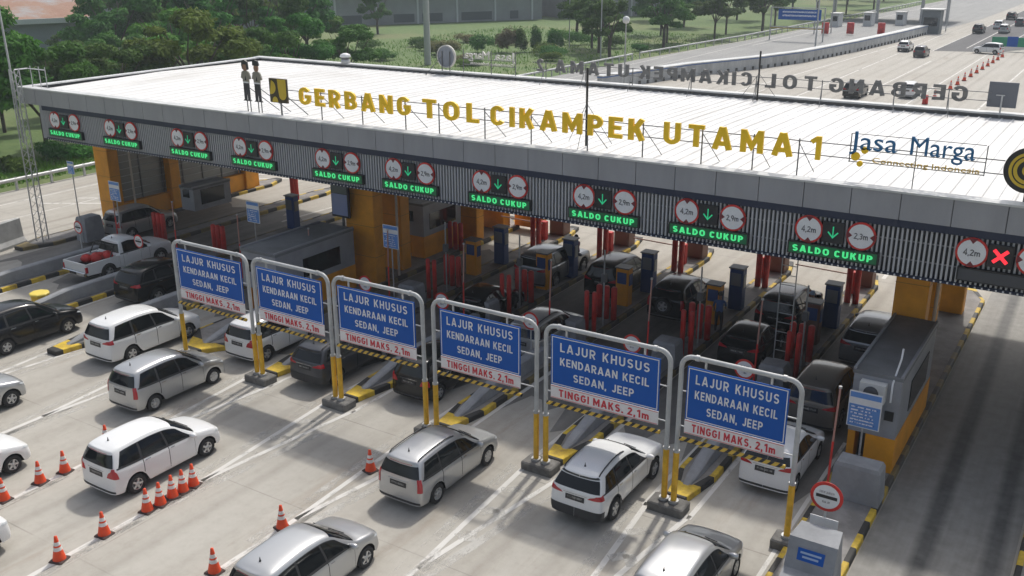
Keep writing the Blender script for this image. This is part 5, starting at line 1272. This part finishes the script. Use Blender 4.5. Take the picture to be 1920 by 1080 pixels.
# bushes, reeds
def bush(name, label, x, y, R, h, m, n, size, seed, group):
    r = random.Random(seed); B = [(r.uniform(-R, R)*.6, r.uniform(-R, R)*.6, h*r.uniform(.3, .6), R*r.uniform(.4, .6), h/R*.55) for _ in range(6)]
    o = leafy(B, n, size, m, seed).build(name, None, (x, y, -.06), fix=False)
    return tag(o, label, "bush", group)
BS = [(-101, 131, 2.6, 2.0, LEAF), (-96, 127, 2.4, 2.2, LEAF), (-91.5, 122, 2.2, 2.6, REED), (-88.5, 121, 2.0, 3.0, REED), (-87, 127, 2.2, 3.6, LEAF), (-84.5, 130, 1.8, 4.4, REED), (-82.5, 131.5, 1.2, 4.6, LEAF), (-81, 134, 1.1, 4.6, LEAF), (-79, 136, 1.4, 4.2, LEAF),
      (-77.5, 130.5, 2.6, 2.2, LEAF2), (-74.5, 128, 2.8, 1.9, LEAF), (-72.5, 124, 2.2, 1.6, LEAF2), (-94, 112, 2.4, 2.0, LEAF), (-105, 122, 2.8, 2.2, LEAF), (-110, 120, 2.4, 2.0, LEAF2), (-83, 116, 1.8, 1.2, REED), (-79, 113, 2.2, 1.2, LEAF2), (-90, 140, 2.6, 2.0, REED), (-99, 141, 2.2, 1.8, REED), (-73, 145, 2.2, 2.4, LEAF), (-80, 147, 2.8, 2.6, LEAF), (-86, 150, 2.6, 2.4, LEAF2), (-67, 142, 1.4, 1.4, LEAF), (-69.5, 41, 1.9, 1.5, LEAF2), (-70.5, 45, 2.2, 1.7, LEAF), (-70, 49.5, 2.0, 1.5, LEAF2), (-71.5, 36.5, 2.2, 1.8, LEAF)]
SH = {id(LEAF): "dark green bush", id(LEAF2): "bright green bush", id(REED): "dry brown reed clump"}
for k, (x, y, R, h, m_) in enumerate(BS):
    nm = "reed_clump" if m_ is REED else "bush"
    place = "at the left verge before the trees" if y < 60 else ("on the grass behind the rear lettering" if x > -83 else "on the grass behind the round emblem disc")
    bush(nm, f"{SH[id(m_)]} {'upright' if h > R*1.6 else 'low'}, {place}, {(ORD+['seventeenth','eighteenth','nineteenth','twentieth','twenty-first','twenty-second','twenty-third','twenty-fourth','twenty-fifth','twenty-sixth','twenty-seventh'])[k]} of them", x, y, R, h, m_, 1500, .18 if h < 3 else .22, 100+k, "bushes on the verge")
# grass blades: uncountable
mb = MB(); r_ = random.Random(9); V = []; F = []
for _ in range(14000):
    if r_.random() < .45: x, y = r_.uniform(-72, -64.3), r_.uniform(30, 60)
    else: x, y = r_.uniform(-112, -62.5), r_.uniform(100, 175)
    if x > -62 - (3 if y < 130 else 0): continue
    h = r_.uniform(.1, .42); a = r_.uniform(0, 6.28); d = Vector((math.cos(a), math.sin(a)))*.07; o = len(V)
    V += [(x-d.x, y-d.y, -.06), (x+d.x, y+d.y, -.06), (x+r_.uniform(-.25, .25), y+r_.uniform(-.25, .25), h)]; F.append((o, o+1, o+2))
mb.add(V, F, LEAF2); tag(mb.build("grass", None, fix=False), "rough grass blades growing over the verge and field", "grass", kind='stuff')

# ------------------------------------------------------------------ buildings in the distance
WALLG = mat("grey warehouse wall", (.28, .30, .31), .8, var=.2, scale=.15); WINB = mat("dark band window", (.07, .085, .10), .3); EAVE = mat("pale eave", (.50, .53, .55), .6)
def shed(label, name, a, b, depth, h, roof, wallm=WALLG, band=True, over=1.2):
    A = Vector(a); B = Vector(b); L = (B-A).length; rz = math.atan2((B-A).y, (B-A).x); t = thing(name, label, "warehouse", (a[0], a[1], -.05), rz)
    mb = MB(); mb.box((0, 0, 0), (L, depth, h), wallm); mb.build("wall", t)
    mb = MB(); mb.add([(-over, -over, h+.05), (L+over, -over, h+.05), (L+over, depth/2, h+depth*.14), (-over, depth/2, h+depth*.14), (-over, depth+over, h+.05), (L+over, depth+over, h+.05),
        (-over, -over, h+.45), (L+over, -over, h+.45), (L+over, depth/2, h+depth*.14+.4), (-over, depth/2, h+depth*.14+.4), (-over, depth+over, h+.45), (L+over, depth+over, h+.45)],
        [(6, 7, 8, 9), (9, 8, 11, 10), (0, 3, 2, 1), (3, 4, 5, 2), (0, 1, 7, 6), (4, 10, 11, 5), (0, 6, 9, 3), (3, 9, 10, 4), (1, 2, 8, 7), (2, 5, 11, 8)], roof); mb.build("roof", t)
    mb = MB(); mb.box((-over, -over-.25, h-.25), (L+over, -over-.003, h+.5), EAVE); mb.build("gutter", t)
    k = 0
    while band and k*9+7 < L:
        mb = MB(); mb.box((k*9+(.4 if k % 3 else 3), -.08, h*.06), (k*9+(7.6 if k % 2 else 5), -.003, h*.34), WINB)
        mb.build("window", t)
        mb = MB(); mb.box((k*9+8.2, -.18, 0), (k*9+8.6, -.003, h-.3), EAVE); mb.build("pilaster", t); k += 1
    return t
shed("long grey warehouse with a pale eave beyond the field", "warehouse", (-153, 142), (-117, 196), 30, 6.2, mat("grey sheet roof", (.36, .39, .40), .6, var=.2, scale=.1))
shed("low pale shed to the right of the long warehouse", "warehouse", (-113, 200), (-98, 224), 24, 6.5, mat("pale sheet roof", (.46, .48, .48), .6, var=.2, scale=.1))
shed("rusty roofed shed behind the trees at the top left corner", "warehouse", (-153, 70), (-141.5, 98), 26, 5.0, RUST, mat("blue grey wall", (.22, .26, .30), .8), band=False)
shed("blue roofed shed behind the rusty roof at the top left corner", "warehouse", (-196, 100), (-180, 140), 26, 7.5, mat("blue sheet roof", (.10, .20, .36), .5), band=False)

# ------------------------------------------------------------------ far carriageway: wall, railings, gantry sign, second gate
t = thing("parapet_wall", "long pale concrete parapet with a blue line below its cap between the carriageways", "wall", (-48.3, 105, 0))
WP = [(-52, 100), (-48.3, 117), (-43.6, 129), (-40.8, 139), (-38.2, 158), (-36.3, 178), (-35.0, 196)]
mb = MB(); cp = MB(); bl = MB(); rb = MB()
WF = mat("ribbed pale parapet", (.46, .47, .47), .7, var=.3, scale=.8, stretch=(1, 1, .2))
for (xa, ya), (xb, yb) in zip(WP, WP[1:]):
    d = Vector((xb-xa, yb-ya)).normalized(); nn = Vector((d.y, -d.x)); o = Vector((-48.3, 105))
    A = Vector((xa, ya))-o; B = Vector((xb, yb))-o
    def strip(m_, off0, off1, z0, z1, mm):
        a0 = A+nn*off0; a1 = A+nn*off1; b0 = B+nn*off0; b1 = B+nn*off1
        v = [(p.x, p.y, z) for z in (z0, z1) for p in (a0, b0, b1, a1)]
        m_.add(v, [(0, 1, 2, 3), (4, 7, 6, 5), (0, 4, 5, 1), (1, 5, 6, 2), (2, 6, 7, 3), (3, 7, 4, 0)], mm)
    strip(mb, -.35, .35, 0, 1.35, WF); strip(cp, -.9, .42, 1.50, 1.62, COPE); strip(bl, -.40, .38, 1.352, 1.498, mat("blue stripe paint", (.06, .13, .33), .5))
    L = (B-A).length
    for k in range(int(L/1.6)):
        c = A+d*(k*1.6+.5)+nn*.352; rb.box((c.x-.16, c.y-.16, 0), (c.x+.16, c.y+.16, .42), mat("kerb shadow block", (.09, .09, .08), .8))
mb.build("wall", t); cp.build("coping", t); bl.build("stripe", t); rb.build("foot_block", t)
def rail(label, pts, h=.9, step=2.6):
    o = Vector(pts[0]); t = thing("guard_rail", label, "guard rail", (o.x, o.y, 0), 0, "guard rails"); mb = MB(); pb = MB()
    for a, b in zip(pts, pts[1:]):
        A = Vector(a)-o; B = Vector(b)-o; mb.tube([(A.x, A.y, h-.15), (B.x, B.y, h-.15)], .13, 6, GALV); L = (B-A).length
        for k in range(int(L/step)+1):
            p = A.lerp(B, min(1, k*step/L)); pb = MB(); pb.box((p.x-.07, p.y-.07, 0), (p.x+.07, p.y+.07, h), GALV); pb.build("post", t)
    mb.build("beam", t)
rail("steel guard rail along the verge at the left picture border", [(-63.2, 26), (-63.4, 60)])
rail("steel guard rail along the trees of the far carriageway", [(-62.2, 132), (-59.2, 168), (-56.8, 229), (-54.4, 299)], 1.0, 3.0)
rail("steel guard rail from the rear lettering towards the far trees", [(-63.2, 100), (-62.4, 130)], 1.0, 2.0)
t = thing("direction_gantry", "blue direction sign on a grey frame over the far carriageway", "road sign", (-51.3, 171, 0))
mb = MB()
for x in (-4.6, 4.6): mb.cyl((x, 0, 0), (x, 0, 5.6), .12, 8, GALV)
for z in (2.2, 5.4): mb.box((-4.6, -.06, z), (4.6, .06, z+.14), GALV)
mb.build("frame", t); mb = MB(); mb.box((-3.3, -.16, 3.5), (4.0, -.063, 5.25), BLUE); bp = mb.build("panel", t)
for z in (4.65, 4.05): mb = MB(); mb.box((-2.6, -.175, z), (3.2, -.162, z+.28), PRINT); mb.build("text_line", bp)
mb = MB(); mb.box((-4.6, -.14, 2.0), (4.6, -.063, 2.16), HAZ); mb.build("gauge_bar", t)
# second gate
t = thing("far_toll_gate", "small pale toll gate with a row of lamps beyond the blue direction sign", "toll gate", (-47, 222, 0))
mb = MB(); mb.box((-14, 0, 5.4), (12, 14, 6.7), mat("far gate fascia", (.34, .36, .37), .6)); mb.build("roof", t)
for x in (-12, -3, 6, 11):
    mb = MB(); mb.box((x-.3, 1, 0), (x+.3, 1.6, 5.395), GALV); mb.build("column", t)
for k in range(9):
    mb = MB(); mb.lathe([(0, -.05), (.36, -.05), (.36, 0), (0, 0)], 12, WHITE, (-12+k*2.8, -.01, 6.0), 'y'); mb.build("lamp", t)
for k in range(4):
    t = thing("far_toll_booth", "small white and grey booth of the far gate, "+ORD[k]+" from the left", "toll booth", (-54+k*5.2, 205+k*5, 0), 0, "booths of the far gate")
    mb = MB(); mb.box((-.8, 0, 0), (.8, 3.2, 2.5), mat("far booth", (.55, .56, .56), .6)); mb.build("wall", t); mb = MB(); mb.box((-1, -.2, 2.503), (1, 3.4, 2.66), GALV); mb.build("roof", t); mb = MB(); mb.box((-.55, -.03, 1.1), (.55, -.003, 2.1), GLASS); mb.build("window", t)
for k, (x, y) in enumerate(((-46.5, 188), (-41.5, 190), (-50.5, 186))):
    bollards("far red bollards before the second gate, "+["middle set", "right set", "left set"][k], x, y, 2.0, 3, .3)
t = thing("portal_frame", "dark steel cabin frame at the end of the pale parapet", "cabin", (-34.5, 197, 0))
mb = MB(); mb.box((-1.6, 0, 0), (1.6, 3, 4.2), mat("dark cabin", (.13, .15, .16), .6)); mb.build("body", t); mb = MB(); mb.box((-2, -.3, 4.203), (2, 3.3, 4.4), GALV); mb.build("roof", t); mb = MB(); mb.box((-1.2, -.04, 1.4), (1.2, -.003, 2.9), GLASS); mb.build("window", t)
def lampost(label, x, y, h, r=.1, globe=False, arm=True, cat="street lamp"):
    t = thing("street_lamp", label, cat, (x, y, 0), 0, "poles beyond the gate")
    mb = MB(); mb.cyl((0, 0, 0), (0, 0, h), r, 8, POLE, r*.6); mb.build("pole", t)
    mb = MB()
    if globe: mb.lathe([(0, 0), (.25, .1), (.34, .35), (.25, .6), (0, .7)], 12, WHITE, (0, 0, h))
    else:
        for s in ((1, -1) if arm else (1,)): mb.bbox((s*.9-.6, -.14, h-.05), (s*.9+.6, .14, h+.09), .02, GALV)
        mb.cyl((-.9, 0, h-.1), (.9, 0, h-.1), .05, 6, GALV)
    mb.build("lamp", t); return t
lampost("thick grey mast rising behind the round emblem disc on the rear edge", -84.5, 110.5, 24, .48, cat="mast")
lampost("slim lamp pole with a white globe behind the rear lettering", -40.0, 81.8, 8.9, .09, globe=True)
lampost("slim street lamp on the grass right of the grey mast", -79, 141, 8.6, .09)
lampost("slim street lamp between the roadside trees", -66.5, 128, 13, .10)
lampost("tall pole at the blue direction sign", -45.6, 163, 18, .14)
lampost("street lamp beside the far red bollards", -52.5, 186, 12, .12)
lampost("second street lamp beside the far red bollards", -50.5, 190, 12, .12)
lampost("street lamp behind the dark cabin", -33, 205, 10, .12)
t = thing("sign_board", "low green board with a blue middle by the far cones", "sign board", (-17.6, 170, 0))
mb = MB(); mb.box((-2.9, -.05, .7), (2.9, .05, 2.1), mat("green sign sheet", (.02, .28, .14), .5)); mb.build("panel", t); mb = MB(); mb.box((-.75, -.08, .72), (.75, -.053, 2.2), BLUE); mb.build("blue_field", t); mb = MB(); mb.box((-2.4, -.02, 0), (-2.2, .04, .697), GALV); mb.box((2.2, -.02, 0), (2.4, .04, .697), GALV); mb.build("post", t)
# far traffic
FC = [('suv', 'white', -31.6, 162.8, "white car on the far concrete, beside a dark car"), ('mpv', 'grey', -27.9, 155.6, "dark car on the far concrete, just right of a white one"), ('bigmpv', 'black', -27.0, 203.5, "dark car alone on the left lane of the far asphalt"), ('mpv', 'white', -25.2, 216, "white car on the far asphalt, behind a pale one"), ('mpv', 'silver', -23.0, 206, "pale car on the middle of the far asphalt"), ('bigsuv', 'black', -26.2, 244, "dark car farthest away on the left of the asphalt"), ('mpv', 'grey', -22.5, 225.5, "dark car far away on the asphalt at the right border"), ('bigmpv', 'black', -25.9, 109.9, "dark minivan seen through the reversed word GERBANG"), ('mpv', 'white', -20.9, 113.0, "white minivan seen through the reversed letter B")]
for sp, cl, x, y, l in FC: car(sp, cl, x, y, l, 0, "cars driving away beyond the gate")
t = car('mpv', 'white', -20.2, 164.8, "white and red car across the far lane beside the green board", 1.35, "cars driving away beyond the gate")
mb = MB(); mb.lathe([(0, 0), (.30, 0), (.26, .9), (0, .95)], 12, RED); tag(mb.build("road_drum", None, (-18.4, 108, .005)), "red drum behind the reversed letter E on the concrete", "drum")

# ------------------------------------------------------------------ people at the machines
def person(label, x, y, z, rz, shirt, pants, reach=0, lean=0.0, cap=None):
    t = thing("person", label, "person", (x, y, z), rz, "people standing on the islands")
    J = {'pel': (0, 0, .92), 'ch': (0, .04+lean, 1.28), 'nk': (0, .05+lean, 1.45), 'hd0': (0, .06+lean*1.2, 1.54), 'hd1': (0, .08+lean*1.3, 1.70)}
    V = []; R = []; E_ = []; ix = {}
    def P(n, p, r): ix[n] = len(V); V.append(p); R.append(r); return ix[n]
    P('pel', J['pel'], (.155, .115)); P('wa', (0, .01+lean*.4, 1.08), (.14, .10)); P('ch', J['ch'], (.175, .115)); P('nk', J['nk'], (.06, .06)); P('h0', J['hd0'], (.075, .085)); P('h1', (0, .075+lean*1.3, 1.63), (.08, .10)); P('h2', (0, .07+lean*1.3, 1.72), (.06, .075))
    E_ += [(0, 1), (1, 2), (2, 3), (3, 4), (4, 5), (5, 6)]
    for s in (1, -1):
        q = 'r' if s > 0 else 'l'; fwd = reach if s > 0 else reach*.4
        P(q+'hip', (s*.10, 0, .84), (.095, .10)); P(q+'kn', (s*.11, .03, .48), (.062, .065)); P(q+'an', (s*.11, -.01, .09), (.042, .045)); P(q+'to', (s*.125, .14, .04), (.042, .035))
        E_ += [(0, ix[q+'hip']), (ix[q+'hip'], ix[q+'kn']), (ix[q+'kn'], ix[q+'an']), (ix[q+'an'], ix[q+'to'])]
        P(q+'sh', (s*.19, .04+lean, 1.39), (.062, .062)); P(q+'el', (s*.25, .06+lean+fwd*.35, 1.13+fwd*.12), (.045, .045)); P(q+'wr', (s*.23, .13+lean+fwd, .93+fwd*.45), (.031, .031)); P(q+'pa', (s*.225, .16+lean+fwd*1.15, .87+fwd*.5), (.038, .022))
        E_ += [(ix['ch'], ix[q+'sh']), (ix[q+'sh'], ix[q+'el']), (ix[q+'el'], ix[q+'wr']), (ix[q+'wr'], ix[q+'pa'])]
        for k in range(4):
            fx = s*(.225+(k-1.5)*.019); l = (.075, .085, .08, .062)[k]
            P(q+f'f{k}a', (fx, .17+lean+fwd*1.2, .83+fwd*.5), (.010, .010)); P(q+f'f{k}b', (fx, .175+lean+fwd*1.25+.02, .83+fwd*.5-l), (.008, .008)); E_ += [(ix[q+'pa'], ix[q+f'f{k}a']), (ix[q+f'f{k}a'], ix[q+f'f{k}b'])]
        P(q+'th', (s*.185, .20+lean+fwd*1.2, .84+fwd*.5), (.010, .010)); E_ += [(ix[q+'pa'], ix[q+'th'])]
    me = bpy.data.meshes.new("body"); me.from_pydata(V, E_, []); o = bpy.data.objects.new("body", me); C.objects.link(o)
    sk = o.modifiers.new("skin", 'SKIN'); sk.use_smooth_shade = True
    for k, r in enumerate(R): me.skin_vertices[0].data[k].radius = r
    me.skin_vertices[0].data[0].use_root = True
    o.modifiers.new("sub", 'SUBSURF').levels = 1
    bpy.context.view_layer.update()
    nm = bpy.data.meshes.new_from_object(o.evaluated_get(bpy.context.evaluated_depsgraph_get())); bpy.data.objects.remove(o)
    for m_ in (SKIN, shirt, pants, BLACK): nm.materials.append(m_)
    for p in nm.polygons:
        c = p.center; arm_ = abs(c.x) > .17 and c.z > .7
        p.material_index = 3 if c.z < .10 else (2 if c.z < .95 and not (arm_ and abs(c.x) > .19) else (0 if c.z > 1.455 or (arm_ and c.z < 1.10+reach*.1) else 1)); p.use_smooth = True
    link("body", nm, t)
    hx = .08+lean*1.3
    mb = MB(); mb.lathe([(.098, .0), (.108, .05), (.095, .12), (.05, .165), (0, .175)], 14, cap or BLACK, (0, hx-.02, 1.635)); 
    if cap: mb.box((-.07, hx+.06, 1.655), (.07, hx+.17, 1.672), cap)
    mb.build("hair" if not cap else "cap", t)
    mb = MB()
    for s in (1, -1): mb.lathe([(0, -.012), (.012, 0), (0, .012)], 8, BLACK, (s*.035, hx+.105, 1.645))
    mb.build("eyes", t)
    mb = MB(); mb.add([(-.014, hx+.10, 1.60), (.014, hx+.10, 1.60), (0, hx+.135, 1.605), (0, hx+.105, 1.65)], [(0, 1, 2), (0, 2, 3), (2, 1, 3), (0, 3, 1)], SKIN); mb.build("nose", t)
    return t
SHB = mat("blue work shirt", (.06, .12, .30), .8); SHW = mat("pale shirt", (.40, .42, .45), .8); SHP = mat("plum shirt", (.16, .07, .12), .8); TRO = mat("dark trousers", (.02, .022, .03), .8)
person("person in blue shirt and dark trousers standing on the island third from the right", -13.15, 36.6, .19, .3, SHB, TRO, .25)
person("person in a pale blue cap leaning to the car beside the ladder tower", -9.75, 38.7, .19, 1.3, SHW, TRO, .35, .12, mat("pale blue cap", (.30, .42, .55), .7))
person("person in a plum shirt reaching to the car window beside the ladder tower", -9.55, 37.9, .19, 1.5, SHP, TRO, .4, .08)
person("person in a pale shirt at the ticket machine of the fifth island from the right", -22.3, 40.9, .19, 1.2, SHP, TRO, .2)

# ------------------------------------------------------------------ haze
hz = NB("thin haze"); hz.n.remove(hz.b)
pv = hz.n.new("ShaderNodeVolumePrincipled"); pv.inputs["Color"].default_value = (.80, .88, .95, 1); pv.inputs["Density"].default_value = .00055
hz.l.new(pv.outputs[0], hz.n["Material Output"].inputs["Volume"])
mb = MB(); mb.box((-420, -60, -1.3), (160, 460, 34), hz.M); o = tag(mb.build("haze"), kind='stuff')
